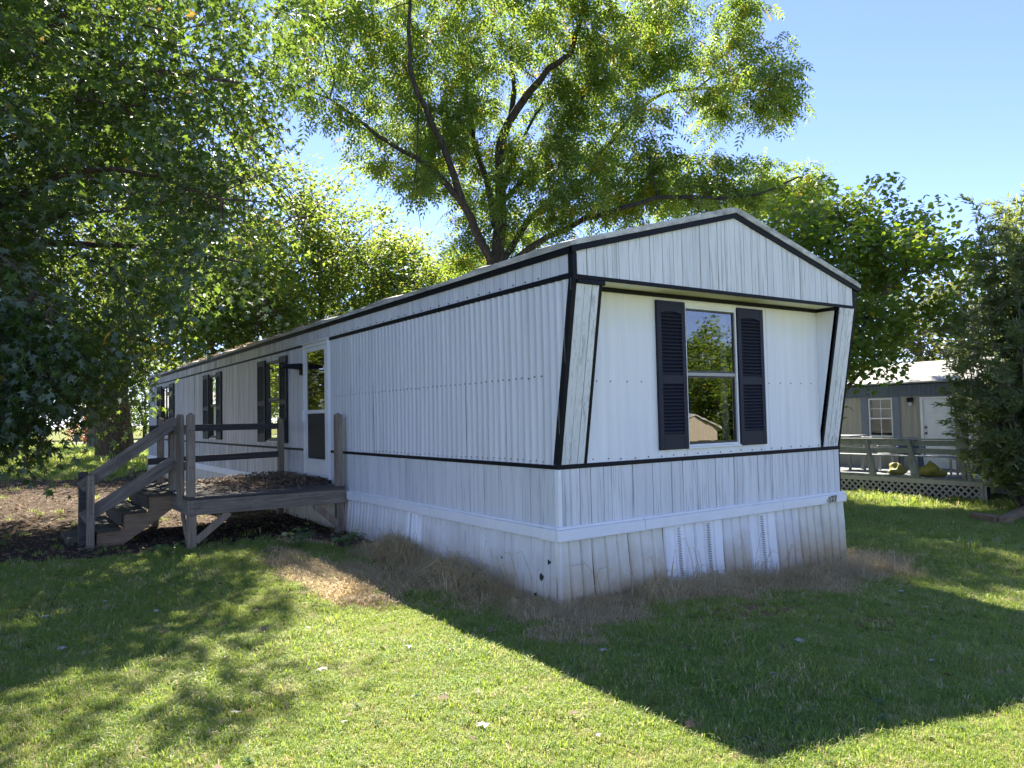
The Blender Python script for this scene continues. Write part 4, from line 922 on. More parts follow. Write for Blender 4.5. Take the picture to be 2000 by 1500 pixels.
# ------------------------------------------------------------------ big walnut behind the home (limbs and leaf masses)
WALNUT_LIMBS=[
 (0.230,0.050,[(8.01,13.14,4.24),(8.03,13.07,5.44),(8.08,12.99,6.20),(8.14,12.89,7.23),(8.14,12.86,7.95),(8.11,12.83,8.87),(8.09,12.82,9.43),(8.20,12.46,10.15),(8.52,11.84,10.89),(8.83,11.35,11.44),(9.17,10.73,11.75),(9.28,10.64,12.26),(9.33,10.33,12.82),(9.25,9.97,13.77)]),
 (0.100,0.040,[(8.09,12.82,9.43),(8.48,12.73,10.52),(8.73,12.88,11.46),(8.92,13.28,12.95),(8.97,13.21,13.58),(9.17,13.23,15.10)]),
 (0.035,0.012,[(8.92,13.28,12.87),(8.57,13.51,13.10),(8.38,13.85,13.86),(8.32,13.97,14.55)]),
 (0.140,0.040,[(8.01,13.08,5.44),(7.78,12.95,6.24),(7.29,12.89,6.91),(6.70,12.65,7.63),(6.33,12.50,8.38),(5.98,12.47,9.13),(5.62,12.44,9.65),(5.20,12.34,10.25),(5.02,12.42,10.92),(4.89,12.22,11.83),(4.85,11.94,13.20)]),
 (0.100,0.030,[(6.70,12.65,7.63),(6.12,12.78,8.27),(5.62,12.85,8.66),(4.43,13.28,9.30),(3.79,13.45,9.79),(3.27,13.67,10.18)]),
 (0.030,0.012,[(3.27,13.67,10.18),(3.33,13.61,10.46),(3.37,13.58,10.68),(3.16,13.57,11.22)]),
 (0.030,0.012,[(3.27,13.67,10.18),(2.72,14.04,10.44),(2.41,14.23,10.75)]),
 (0.030,0.012,[(3.27,13.67,10.18),(2.89,13.90,10.73),(2.30,14.28,11.42)]),
 (0.110,0.030,[(8.00,13.00,7.23),(8.06,13.48,8.74),(8.01,14.06,9.88),(8.06,14.34,10.91),(8.03,14.64,12.64),(8.09,14.99,14.46),(8.01,14.96,15.93)]),
 (0.100,0.040,[(8.11,12.98,6.03),(8.39,12.76,6.53),(9.01,12.65,7.48),(9.64,12.55,8.00),(10.46,12.45,8.48),(11.23,12.24,9.24),(12.02,12.01,10.43),(12.51,11.88,11.01),(13.13,11.66,11.58),(13.56,11.35,11.87),(14.39,10.77,11.96),(15.19,10.23,11.97),(16.25,9.50,11.83)]),
 (0.035,0.012,[(14.39,10.77,11.96),(14.77,10.50,12.32),(15.30,10.12,12.51),(16.24,9.45,12.94)]),
 (0.110,0.030,[(8.15,12.97,5.73),(8.42,12.76,6.17),(8.72,12.29,6.49),(8.98,11.74,6.75),(9.52,10.74,7.11),(9.99,9.92,7.24),(10.63,8.98,7.43),(11.90,7.87,7.31),(12.66,7.34,7.39),(13.56,6.70,7.84)]),
 (0.080,0.025,[(8.14,12.87,7.83),(9.13,12.61,8.99),(9.87,12.53,10.03),(10.33,12.42,10.80),(10.68,12.39,11.44),(11.28,12.30,12.22),(11.51,12.13,12.42),(12.87,11.72,13.84),(13.40,11.29,15.14)]),
 (0.060,0.020,[(8.22,12.77,8.57),(8.93,12.82,9.79),(9.33,12.87,10.54),(9.68,12.85,11.04),(10.29,12.84,12.48),(10.47,12.88,14.02)]),
 (0.030,0.008,[(5.20,12.35,10.03),(5.17,12.47,8.13),(5.12,12.52,7.72),(5.20,12.48,7.31),(5.29,12.46,6.70)]),
 (0.020,0.006,[(6.58,12.72,7.81),(6.13,13.01,8.37),(5.90,13.16,8.59)]),
]
WALNUT_PUFFS=[
 (3.28,13.78,12.36,0.96,1.00),(4.47,13.79,12.71,1.00,1.00),(6.58,15.44,13.74,1.12,1.10),(7.13,13.85,13.50,1.07,1.10),(6.93,11.34,12.01,0.96,1.00),(8.75,11.92,13.08,1.04,1.00),(9.86,11.40,13.32,1.12,1.30),(9.85,9.67,12.38,1.05,1.30),(12.68,10.86,13.73,1.03,1.10),(11.19,8.48,12.57,0.55,0.40),(3.55,15.33,11.94,0.88,0.80),(4.75,15.20,12.04,1.06,0.90),(5.58,14.17,11.53,1.04,1.10),(6.90,14.10,12.14,1.07,1.10),(8.15,14.09,12.12,0.95,1.00),(10.71,13.49,13.18,0.99,1.00),(9.66,10.54,11.69,1.01,1.30),(11.76,11.08,12.46,1.09,1.20),(12.82,10.63,12.22,0.86,0.70),(3.16,15.11,10.73,0.58,0.50),(3.60,13.22,9.99,0.74,0.60),(6.41,16.64,11.35,1.16,1.10),(6.03,13.18,10.37,0.87,1.10),(6.78,12.77,10.10,0.87,1.20),(8.80,14.54,11.30,0.65,0.70),(9.68,12.23,11.14,0.77,0.80),(10.10,11.32,10.90,0.90,1.10),(11.78,11.82,11.47,0.95,1.00),(10.03,8.98,9.47,0.54,0.40),(14.41,9.56,12.99,0.86,0.90),(13.91,8.10,11.78,0.73,0.80),(13.28,7.02,10.46,0.55,0.70),(14.61,9.12,13.65,0.62,0.60),(15.38,10.20,11.86,0.74,0.70),(13.51,7.53,10.14,0.57,0.60),(13.62,9.77,10.98,0.62,0.45),(14.34,7.45,10.51,0.36,0.30),(13.89,10.15,12.30,0.63,0.50),(14.22,9.90,10.67,0.47,0.25),(4.69,13.72,9.12,0.57,0.50),(6.67,15.74,9.95,0.80,0.90),(7.20,14.42,9.65,0.93,1.10),(8.03,13.99,9.67,0.94,1.10),(9.29,13.88,9.86,0.80,0.80),(9.00,11.91,9.51,0.74,0.80),(10.69,12.55,10.20,0.79,0.80),(11.72,12.53,9.90,0.73,0.70),(5.50,12.58,7.94,0.48,0.40),(8.44,14.69,8.65,0.81,0.90),(8.31,12.26,8.15,0.88,1.20),(9.40,11.96,8.69,0.90,1.20),(9.27,10.22,8.04,0.84,1.20),(11.82,11.50,9.13,0.86,1.10),(11.12,9.73,8.65,0.58,0.70),(9.84,13.89,7.83,0.73,0.60),(9.07,11.12,7.24,0.79,1.00),(10.89,11.44,7.87,0.84,1.20),(11.24,10.29,7.79,0.74,1.00),(12.82,10.35,8.66,0.69,0.80),(11.97,8.63,8.19,0.56,0.60),(12.49,8.19,8.01,0.63,0.80),(15.36,9.34,8.79,0.63,0.70),(16.04,8.92,8.62,0.63,0.80),(15.93,7.96,8.50,0.46,0.50),(16.31,9.70,8.21,0.65,0.70),(12.82,8.13,7.47,0.49,0.50),(16.70,9.04,8.11,0.65,0.70),(11.65,8.74,7.45,0.56,0.50),(13.75,11.69,8.34,0.58,0.50),(8.29,13.62,7.10,0.62,0.70),(7.49,14.09,6.79,0.46,0.40),(8.75,15.27,6.50,0.50,0.50),(9.35,13.80,6.94,0.48,0.40),(7.24,15.15,9.39,0.48,0.40),(3.22,13.58,13.65,1.09,1.00),(5.43,13.78,14.48,1.32,1.00),(6.44,11.53,13.65,1.24,1.10),(8.33,10.83,13.91,1.27,1.10),(10.01,9.78,13.92,1.27,1.10),(13.62,10.83,15.31,0.97,0.50)]
MAPLE_LIMBS=[
 (0.100,0.030,[(-5.65,9.81,3.83),(-4.73,8.91,4.46),(-4.16,8.13,4.82),(-3.74,7.59,4.94),(-3.39,7.09,5.10),(-3.04,6.73,5.20),(-2.64,6.33,5.17),(-2.19,5.91,5.02),(-1.79,5.64,4.82),(-1.47,5.55,4.73),(-0.89,5.39,4.73)]),
 (0.040,0.015,[(-1.59,5.63,4.76),(-1.21,5.48,4.96),(-0.89,5.37,5.16),(-0.59,5.40,5.29)]),
 (0.080,0.020,[(-5.33,10.08,6.04),(-4.37,8.81,6.15),(-3.80,7.81,6.20),(-3.38,7.27,6.36),(-2.92,6.71,6.22),(-2.58,6.36,6.06),(-2.07,5.88,6.15)]),
 (0.040,0.012,[(-3.61,7.69,5.93),(-3.43,7.56,6.07),(-3.19,7.38,6.29),(-2.98,7.46,6.75)]),
 (0.050,0.012,[(-4.78,6.79,3.69),(-3.98,5.63,3.69),(-3.74,5.23,3.43),(-3.49,4.95,3.31),(-3.21,4.65,2.99)]),
 (0.030,0.010,[(-3.88,5.57,3.62),(-3.68,5.21,3.22),(-3.50,4.85,3.00),(-3.26,4.58,2.75)]),
 (0.060,0.015,[(-5.00,9.77,7.66),(-3.67,8.25,7.69),(-2.76,7.02,7.63),(-1.96,6.48,7.38),(-1.22,5.96,7.51)]),
]

rng = np.random.default_rng(5); random.seed(5)
wt = empty('walnut_tree', (8.0, 13.2, G(8, 13.2))); tag(wt, 'tall spreading walnut tree with dark forked limbs rising behind the white mobile home', 'tree')
V, F = [], []
tube_geo([(7.95, 13.25, -.3), (7.95, 13.25, .3), (7.98, 13.2, 2.2), (8.01, 13.14, 4.24)], .36, .25, 14, V, F)
LP = []
for r0, r1, pl in WALNUT_LIMBS:
    pl2 = [Vector(pl[0])]
    for a, b in zip(pl[:-1], pl[1:]):
        a, b = Vector(a), Vector(b); L = (b - a).length
        pl2.append(a.lerp(b, .5) + Vector((random.uniform(-1, 1), random.uniform(-1, 1), random.uniform(-1, 1))) * .035 * L); pl2.append(b)
    tube_geo(pl2, r0, r1 * .8, 9, V, F); LP += [np.array(p) for p in densify(pl2)]
LP = np.array(LP); C, R, PER = [], [], []
for x, y, z, r, w_ in WALNUT_PUFFS:
    hub = np.array((x, y, z)); s = near_on(LP, hub); hub_d = np.linalg.norm(s - hub); twig_mesh(V, F, s, hub, .018, 5, .08, 5) if hub_d < 2.2 else None
    m = int(23 * w_) + 4
    for i in range(m):
        c = hub + norm(rng.normal(0, 1, (1, 3)))[0] * r * 1.35 * rng.random() ** .38
        if i % 2 == 0: twig_mesh(V, F, hub, c, .008, 3, .12, 3)
        C.append(c); R.append(rng.uniform(.28, .62)); PER.append(10)
pydata('trunk', V, F, M['bark_dark'], wt, True)
C, R, PER = np.array(C), np.array(R), np.array(PER) * rng.uniform(.3, 1.8, len(C)); P = sprays(C, R, PER, .6)
A, N = leaf_frames(len(P), .55, .5); leaves('crown', P, A, N, rng.uniform(.30, .56, len(P)), PINN, M['lf_walnut'], wt)

# ------------------------------------------------------------------ silver maple overhead at the left (trunk just out of the picture)
rng = np.random.default_rng(8); random.seed(8)
mp = empty('silver_maple_tree', (-7.6, 10.2, G(-7.6, 10.2))); tag(mp, 'dark silver maple whose drooping star shaped foliage fills the upper left', 'tree')
V, F = [], []
tube_geo([(-7.6, 10.2, -.2), (-7.6, 10.2, .2), (-7.5, 10.1, 2.2), (-7.2, 10.0, 4.5), (-6.8, 9.8, 7.0), (-6.3, 9.6, 10), (-6.0, 9.5, 13)], lambda k_: .52 * (1.25 if k_ < .03 else 1 - .85 * k_), 0, 14, V, F)
LP = []
for r0, r1, pl in MAPLE_LIMBS:
    st_ = Vector((-7.3, 10.05, max(2.5, pl[0][2] - 1.2))); pl = [st_, st_.lerp(Vector(pl[0]), .5) + Vector((0, 0, .25))] + list(pl)
    tube_geo(pl, r0 * 1.1, r1 * .35, 8, V, F); LP += [np.array(p) for p in densify(pl)]
for i in range(16):
    z = 3.2 + 8.5 * i / 16; s = Vector((-7.3 + (z - 3) * .12, 10.0, z)); a = i * 2.39996
    e = Vector((-5.4 + 5.2 * math.cos(a), 9.0 + 5.0 * math.sin(a), z + 1.6 - .02 * z * z)); m = s.lerp(e, .5) + Vector((0, 0, .8))
    pl = [s, s.lerp(m, .5) + Vector((0, 0, .3)), m, m.lerp(e, .5) + Vector((0, 0, .1)), e]; tube_geo(pl, .11, .02, 7, V, F); LP += [np.array(p) for p in densify(pl)]
LP = np.array(LP)
cc, cr = np.array((-5.4, 9.2, 7.4)), np.array((6.1, 5.6, 6.6))
d = norm(rng.normal(0, 1, (9600, 3))) * (.25 + .75 * rng.random(9600) ** .55)[:, None]
C = cc + d * cr * (1 + .14 * np.sin(7 * d[:, 0:1] + 5 * d[:, 2:3]) + .10 * np.sin(11 * d[:, 1:2]))
C = C[(C[:, 2] > 2.45 + .42 * np.clip(C[:, 0] + 3.8, 0, 9) + .25 * np.clip(C[:, 1] - 9, 0, 9)) & (C[:, 0] > -9.5)]
hang = np.stack([rng.uniform(-5.6, -3.05, 330), rng.uniform(5.0, 8.4, 330), rng.uniform(1.25, 3.2, 330)], 1)
hang = hang[hang[:, 2] > 1.48 + 1.2 * np.clip(hang[:, 0] + 3.85, 0, 3)]
hang2 = np.stack([rng.uniform(-2.9, -1.95, 26), rng.uniform(8.2, 9.6, 26), rng.uniform(2.45, 3.3, 26)], 1)
gx, gy = C[:, 0] - .33 * C[:, 2], C[:, 1] - .77 * C[:, 2]
C = C[rng.random(len(C)) < np.where(gx > -2.2, .25, np.where(gy > .9, 1.0, np.where(gy > -.2, .35, .85)))]
C = np.concatenate([C[:2900], hang, hang2])
P, Aout = [], []
for c in C:
    s = near_on(LP, c); c = np.array(c); o_ = c - s; o_[2] *= .3; ln = np.linalg.norm(o_) + 1e-6; o_ = o_ / ln
    tw = rng.uniform(.7, 1.15); m = int(rng.integers(26, 58))
    e = c + o_ * tw * .55 + np.array((rng.normal(0, .2), rng.normal(0, .2), -.42 * tw)); b = c - o_ * tw * .45
    if np.linalg.norm(s - c) < .8: twig_mesh(V, F, s, b, .016, 4, .10, 4)
    tube_geo([b, (b + e) / 2 + (0, 0, .12), e], .008, .003, 4, V, F)
    t = rng.random(m)[:, None]; q = b + (e - b) * t + np.array((0, 0, 1)) * (.12 * 4 * t * (1 - t)) + rng.normal(0, 1, (m, 3)) * np.array((.20, .20, .13)) * tw
    P.append(q); Aout.append(np.repeat(o_[None], m, 0))
P = np.concatenate(P); Aout = np.concatenate(Aout)
pydata('trunk', V, F, M['bark'], mp, True)
A, N = leaf_frames(len(P), .55, .6, Aout * .6); leaves('crown', P, A, N, rng.uniform(.078, .168, len(P)), STAR, M['lf_maple'], mp)

# ------------------------------------------------------------------ other trees
simple_tree('maple_tree', (.35, 32, G(.35, 32)), 14, (.6, 31.5, 8.6), (8.5, 7.5, 7.2), 330, 62, 1.25, STAR, .24, M['lf_maple2'], M['bark'], .62, 'thick brown trunked maple standing beyond the far end of the white mobile home', seed=1, low=-.75)
simple_tree('maple_tree', (1.3, 49.5, G(1.3, 49.5)), 13, (1.5, 49.5, 9), (7, 6, 6), 150, 45, 1.5, STAR, .32, M['lf_maple2'], M['bark_grey'], .55, 'grey trunked tree standing just left of the thick brown trunk', seed=2, low=-.7)
bgs = [((4.6, 27.0), 5.4, 9.0, 'bright green tree behind the middle of the roof line, left of the others'), ((8.4, 28.5), 4.6, 8.6, 'yellow green tree right behind the side door part of the roof'), ((12.2, 31), 4.8, 8.0, 'backlit tree with a ragged top left of the walnut trunk'), ((14.0, 25.0), 3.6, 5.6, 'low bright tree directly left of the walnut trunk'), ((11.0, 24.0), 3.4, 6.6, 'sunlit tree between the yellow green tree and the walnut trunk'), ((3.2, 24.2), 3.0, 6.2, 'small bright tree at the far end of the roof'), ((19, 27), 4.0, 3.8, 'low tree peeping over the roof right of the walnut trunk')]
for i, ((x, y), r, zc, lab) in enumerate(bgs):
    simple_tree('yard_tree', (x, y, G(x, y)), zc + 4, (x, y, zc), (r, r * .9, r * .95), 190, 70, .85, DIAM, .22, M['lf_back'], M['bark'], .22, lab, 'trees behind the white mobile home', n_limb=7, seed=20 + i, shell=.3)
simple_tree('mulberry_tree', (10.3, 4.3, G(10.3, 4.3)), 6, (10.9, 4.1, 3.85), (2.2, 2.4, 2.5), 260, 120, .52, BROAD, .12, M['lf_mulb'], M['bark'], .16, 'dense broad leaved green tree behind the right end of the gable', seed=3, shell=.4, flat=.8, keep=lambda C: (C[:, 2] > 2.15 + .75 * np.clip(C[:, 0] - 10.4, 0, 3)) | (C[:, 0] < 9.9))
simple_tree('oak_tree', (38, 14, G(38, 14)), 9, (38.4, 14.0, 6.2), (4.4, 5, 3.2), 130, 60, .85, DIAM, .26, M['lf_oak'], M['bark_grey'], .35, 'grey green oak far behind the neighbour roof', seed=4)
simple_tree('oak_tree', (41.7, 18, G(41.7, 18)), 9, (41.7, 18, 5.4), (4.8, 5, 3.6), 150, 60, .9, DIAM, .28, M['lf_oak'], M['bark_grey'], .35, 'dull green oak just right of the broad leaved tree, above the neighbour roof', seed=6)
# willow-leaved shrub at the right edge
rng = np.random.default_rng(44); random.seed(44)
ws = empty('willow_leaved_shrub', (12.35, 1.0, G(12.35, 1.0))); tag(ws, 'tall narrow leaved shrub overgrowing the right end of the deck', 'shrub')
V, F, P, Ao = [], [], [], []
for i in range(150):
    a = rng.uniform(0, 2 * np.pi); rr = rng.uniform(0, 1) ** .7
    b = np.array((12.35 + .35 * math.cos(a) * rr, .95 + .35 * math.sin(a) * rr, G(12.35, 1.0) - .05))
    top = np.array((12.25 + 1.4 * math.cos(a) * rr, .95 + 1.5 * math.sin(a) * rr, rng.uniform(1.2, 3.9) + (1 - rr) * 1.2))
    if i % 9 == 0: top = np.array((12.2 + rng.normal(0, .6), .95 + rng.normal(0, .6), rng.uniform(4.6, 5.6)))
    mid = (b + top) / 2 + np.array((.35 * math.cos(a) * rr, .35 * math.sin(a) * rr, .25)); pl = [b, b * .6 + mid * .4, mid, mid * .45 + top * .55, top]
    tube_geo(pl, .013, .003, 5, V, F)
    for k_ in range(34 if i % 9 == 0 else 11):
        t = rng.uniform(.5 if i % 9 == 0 else .12, 1.0); s = np.array(Vector(pl[2]).lerp(Vector(pl[4]), (t - .5) / .5)) if t > .5 else np.array(Vector(pl[0]).lerp(Vector(pl[2]), t / .5))
        o_ = norm(np.array([[math.cos(a) * rr + rng.normal(0, .7), math.sin(a) * rr + rng.normal(0, .7), rng.normal(.25, .35)]]))[0]; ln = rng.uniform(.25, .6) * (1.2 - .5 * t); e = s + o_ * ln
        tube_geo([s, (s + e) / 2 + (0, 0, .04), e], .006, .002, 3, V, F)
        m = int(34 * ln / .4); tt = rng.random(m)[:, None]; P.append(s + (e - s) * tt + rng.normal(0, .025, (m, 3))); Ao.append(np.repeat(o_[None], m, 0))
P = np.concatenate(P); Ao = np.concatenate(Ao); pydata('stems', V, F, M['bark_grey'], ws, True)
A, N = leaf_frames(len(P), -.05, .7, Ao * 1.0); leaves('crown', P, A, N, rng.uniform(.10, .18, len(P)), LANCE, M['lf_willow'], ws)
# trees reflected in the front window
for i, (x, y, r, zc, lab) in enumerate(((37, -31, 4.6, 3.6, 'leafy tree left of the pale gable in the window reflection'), (42, -36, 5.0, 2.9, 'round leafy tree in the middle of the window reflection'), (50, -38, 5.6, 3.0, 'spreading leafy tree at the right of the window reflection'), (34, -38, 4.2, 2.6, 'low leafy tree behind the pale gable in the window reflection'), (38, -27, 3.6, 1.6, 'bushy tree beside the reflected tan home'))):
    simple_tree('park_tree', (x, y, G(x, y)), 10, (x, y, zc), (r, r, r * .95), 170, 70, .95, DIAM, .28, M['lf_mulb'], M['bark'], .3, lab, 'trees across the lane', n_limb=6, seed=60 + i, shell=.3)
for i, (x, y, r, lab) in enumerate(((-10.5, 30, 5.2, 'leafy tree reflected in the storm door and nearest side window'), (-15, 49, 6.5, 'broad leafy tree reflected in the farther side windows'))):
    simple_tree('lawn_tree', (x, y, G(x, y)), 11, (x, y, 5.6), (r, r, 5.4), 190, 60, 1.0, DIAM, .30, M['lf_maple2'], M['bark'], .35, lab, 'trees left of the yard', n_limb=6, seed=140 + i, shell=.3)
# far background at the left: shrubs along the lane, one red, and a pale house behind them
fars = [(-14, 84, 5, 4.5, 'lf_back'), (-5, 88, 6, 6, 'lf_maple2'), (4, 86, 5, 5.5, 'lf_mulb'), (9, 82, 4, 3.5, 'lf_mulb'), (14, 90, 7, 7, 'lf_back'), (24, 80, 7, 7, 'lf_maple2'), (34, 74, 7, 8, 'lf_back'), (46, 60, 7, 7.5, 'lf_maple2'), (27, 52, 5.5, 6.5, 'lf_back'), (-2.5, 62, 1.6, 1.5, 'lf_back'), (-24, 80, 6, 6, 'lf_mulb')]
flab = ['pale green tree across the lane behind the hanging maple leaves', 'broad tree across the lane left of the grey trunk', 'dark tree across the lane behind the two trunks', 'dark rounded tree across the lane right of the thick trunk', 'big light tree across the lane behind the far end of the roof', 'large tree far behind the middle of the roof', 'tall light tree far behind the roof and the yard trees', 'large tree far behind the walnut trunk', 'light tree behind the backlit yard trees', 'small pale bush by the lane left of the grey trunk', 'tree across the lane at the left picture edge']
for i, (x, y, r, zc, mt) in enumerate(fars):
    simple_tree('far_tree', (x, y, G(x, y)), zc * 2, (x, y, zc), (r, r * .8, zc * .85), 80, 50, r * .26, DIAM, .055 * r + .12, M[mt], M['bark'], .06 * r, flab[i], 'trees along the lane', n_limb=5, seed=80 + i, shell=.3, twigs=False)
simple_tree('red_shrub', (2.2, 64.5, G(2.2, 64.5)), 2, (2.2, 64.5, 1.35), (1.7, 1.2, 1.1), 40, 60, .5, DIAM, .16, M['lf_red'], M['bark'], .05, 'reddish shrub by the lane behind the grey trunk', n_limb=4, seed=99, twigs=False, cat='shrub')
fh = empty('far_house', (-7.5, 62, .2)); tag(fh, 'pale house glimpsed through the leaves at the left picture edge', 'house')
box('wall', -12, -5, 60, 66, 0, 2.9, M['white'], fh); hx('roof', [(-12.4, 59.6, 2.9), (-4.6, 59.6, 2.9), (-4.6, 66.4, 2.9), (-12.4, 66.4, 2.9), (-12.4, 62.9, 4.3), (-4.6, 62.9, 4.3), (-4.6, 63.1, 4.3), (-12.4, 63.1, 4.3)], M['roof'], fh)
for x in (-10.5, -7.5): box('window', x, x + 1.1, 59.97, 59.995, 1.0, 2.2, M['bronze'], fh)

# ------------------------------------------------------------------ grass, dry grass, litter
def tuft(name, n, rad, h0, h1, wdt, bend, mat, seed):
    r = np.random.default_rng(seed); V, F = [], []
    for i in range(n):
        a = r.uniform(0, 2 * np.pi); q = rad * math.sqrt(r.random()); x, y = q * math.cos(a), q * math.sin(a); h = r.uniform(h0, h1)
        d = r.uniform(0, 2 * np.pi); b = bend * h * r.uniform(.3, 1.3); dx, dy = math.cos(d) * b, math.sin(d) * b; w2 = wdt * r.uniform(.7, 1.3); px, py = -math.sin(d) * w2, math.cos(d) * w2
        k = len(V); z1 = h * .55; zt = max(.004, h * (1 - .45 * min(1.6, (b / h) ** 2)))
        V += [(x - px, y - py, -.01), (x + px, y + py, -.01), (x + dx * .35 + px * .8, y + dy * .35 + py * .8, z1), (x + dx * .35 - px * .8, y + dy * .35 - py * .8, z1), (x + dx, y + dy, zt)]
        F += [(k, k + 1, k + 2, k + 3), (k + 3, k + 2, k + 4)]
    me = bpy.data.meshes.new(name); me.from_pydata(V, [], F); me.update(); me.materials.append(mat)
    at = me.attributes.new('rnd', 'FLOAT', 'FACE'); at.data.foreach_set('value', np.repeat(r.random(n), 2).astype(np.float32))
    return bpy.data.objects.new(name, me)
def scatter(name, P, Sc, protos, mat):
    me = bpy.data.meshes.new(name); me.vertices.add(len(P)); me.vertices.foreach_set('co', np.ascontiguousarray(P, dtype=np.float32).ravel())
    a = me.attributes.new('size', 'FLOAT', 'POINT'); a.data.foreach_set('value', Sc.astype(np.float32)); me.update()
    o = bpy.data.objects.new(name, me); COL.objects.link(o); me.materials.append(mat)
    ng = bpy.data.node_groups.new(name, 'GeometryNodeTree'); ng.interface.new_socket('Geometry', in_out='INPUT', socket_type='NodeSocketGeometry'); ng.interface.new_socket('Geometry', in_out='OUTPUT', socket_type='NodeSocketGeometry')
    n = ng.nodes; l = ng.links; gi = n.new('NodeGroupInput'); go = n.new('NodeGroupOutput'); gj = n.new('GeometryNodeGeometryToInstance')
    for p in protos:
        oi = n.new('GeometryNodeObjectInfo'); oi.inputs['Object'].default_value = p; oi.inputs['As Instance'].default_value = True; l.new(oi.outputs['Geometry'], gj.inputs[0])
    n.remove(gj); jn = n.new('GeometryNodeJoinGeometry')
    for oi in [q for q in n if q.bl_idname == 'GeometryNodeObjectInfo']: l.new(oi.outputs['Geometry'], jn.inputs[0])
    ip = n.new('GeometryNodeInstanceOnPoints'); ip.inputs['Pick Instance'].default_value = True
    rv = n.new('FunctionNodeRandomValue'); rv.data_type = 'FLOAT_VECTOR'; rv.inputs[0].default_value = (-.12, -.12, 0); rv.inputs[1].default_value = (.12, .12, 6.283)
    ri = n.new('FunctionNodeRandomValue'); ri.data_type = 'INT'; ri.inputs[4].default_value = 0; ri.inputs[5].default_value = len(protos) - 1
    na = n.new('GeometryNodeInputNamedAttribute'); na.data_type = 'FLOAT'; na.inputs['Name'].default_value = 'size'
    l.new(gi.outputs[0], ip.inputs['Points']); l.new(jn.outputs[0], ip.inputs['Instance']); l.new(ri.outputs[2], ip.inputs['Instance Index']); l.new(rv.outputs[0], ip.inputs['Rotation']); l.new(na.outputs[0], ip.inputs['Scale']); l.new(ip.outputs[0], go.inputs[0])
    md = o.modifiers.new('scatter', 'NODES'); md.node_group = ng; return o
def grass_mat(name, a, b, tr, straw, straw_amt):
    k = NT(name); r = k.attr('rnd').outputs['Fac']; oi = k.n.new('ShaderNodeObjectInfo')
    n1 = k.noise(.9, 4, .6); n2 = k.noise(4.5, 3, .6)
    c = k.mix(k.rng(n1, .35, .68), a, b); c = k.mix(k.math('MULTIPLY', oi.outputs['Random'], .5), c, tuple(x * .6 for x in a))
    s = k.math('ADD', k.math('MULTIPLY', k.rng(n2, .45, .72), .55), straw_amt); f = k.math('LESS_THAN', r, s)
    c = k.mix(f, c, straw); k.col(c); k.rough(.55); k.p.inputs['Specular IOR Level'].default_value = .4
    t = k.n.new('ShaderNodeBsdfTranslucent'); k.l.new(k.mix(f, tr, tuple(min(1, x * 1.1) for x in straw)), t.inputs['Color'])
    mx = k.n.new('ShaderNodeMixShader'); mx.inputs[0].default_value = .42; k.l.new(k.p.outputs[0], mx.inputs[1]); k.l.new(t.outputs[0], mx.inputs[2]); k.l.new(mx.outputs[0], k.out.inputs[0]); return k.m
gm = grass_mat('lawn_blades', (.15, .265, .055), (.275, .335, .075), (.48, .60, .09), (.56, .48, .26), .07)
dm = grass_mat('dry_blades', (.68, .56, .32), (.76, .66, .42), (.58, .46, .25), (.50, .38, .19), .28)
protos = [tuft('grass_tuft', 28, .055, .020, .055, .0026, .85, gm, i) for i in range(5)]
dprotos = [tuft('dry_tuft', 16, .11, .10, .36, .0044, 1.3, dm, 30 + i) for i in range(4)]
sprotos = [tuft('straw_tuft', 18, .08, .03, .085, .0032, 1.5, dm, 50 + i) for i in range(4)]
rng = np.random.default_rng(77)
def sector(r0, r1, dens, half=.82):
    n = int(half * (r1 ** 2 - r0 ** 2) * dens); r = np.sqrt(rng.uniform(r0 ** 2, r1 ** 2, n)); a = rng.uniform(-half, half, n) + math.atan2(_f.y, _f.x)
    return np.stack([CAM.x + r * np.cos(a), CAM.y + r * np.sin(a)], 1), r
XY, SZ = [], []
for r0, r1, dn, s in ((1.2, 6.5, 1250, .74), (6.5, 10, 640, .85), (10, 17, 220, 1.2), (17, 32, 36, 2.4), (32, 64, 6, 4.0)):
    p, r = sector(r0, r1, dn); XY.append(p); SZ.append(np.full(len(p), s) * rng.uniform(.65, 1.25, len(p)))
XY = np.concatenate(XY); SZ = np.concatenate(SZ); x, y = XY[:, 0], XY[:, 1]
house = (x > -.03) & (x < 4.25) & (y > -.03) & (y < 21); house |= (x > 13.1) & (x < 19.8) & (y > -4) & (y < 17)
thin = .5 + .5 * wob(x, y, 1.3, 7)
ok = ~house & (rng.random(len(x)) > np.clip(f_litter(x, y) * 1.05, 0, .985)) & (rng.random(len(x)) > np.clip(f_bare(x, y) * .8, 0, 1)) & (rng.random(len(x)) > np.clip(1.6 * wob(x * .9, y * .9, 1.1, 11) - .55, 0, .6))
dryf = f_dry(x, y); isdry = rng.random(len(x)) < dryf * .97
lush = (1 + .5 * np.clip(wob(x, y, .8, 5), -.5, 1)) * np.exp(rng.normal(0, .2, len(x)))
P = np.stack([x, y, gz(x, y)], 1)
g = ok & ~isdry
lawn = scatter('lawn_grass', P[g], (SZ * lush)[g], protos, gm); tag(lawn, 'short green lawn grass with straw coloured patches', 'grass', kind='stuff')
g = ok & isdry & (rng.random(len(x)) < .42)
sg = scatter('straw_thatch', P[g], (SZ * 1.1)[g], sprotos, dm); tag(sg, 'flat brown dead grass around the foot of the white mobile home', 'dead grass', kind='stuff')
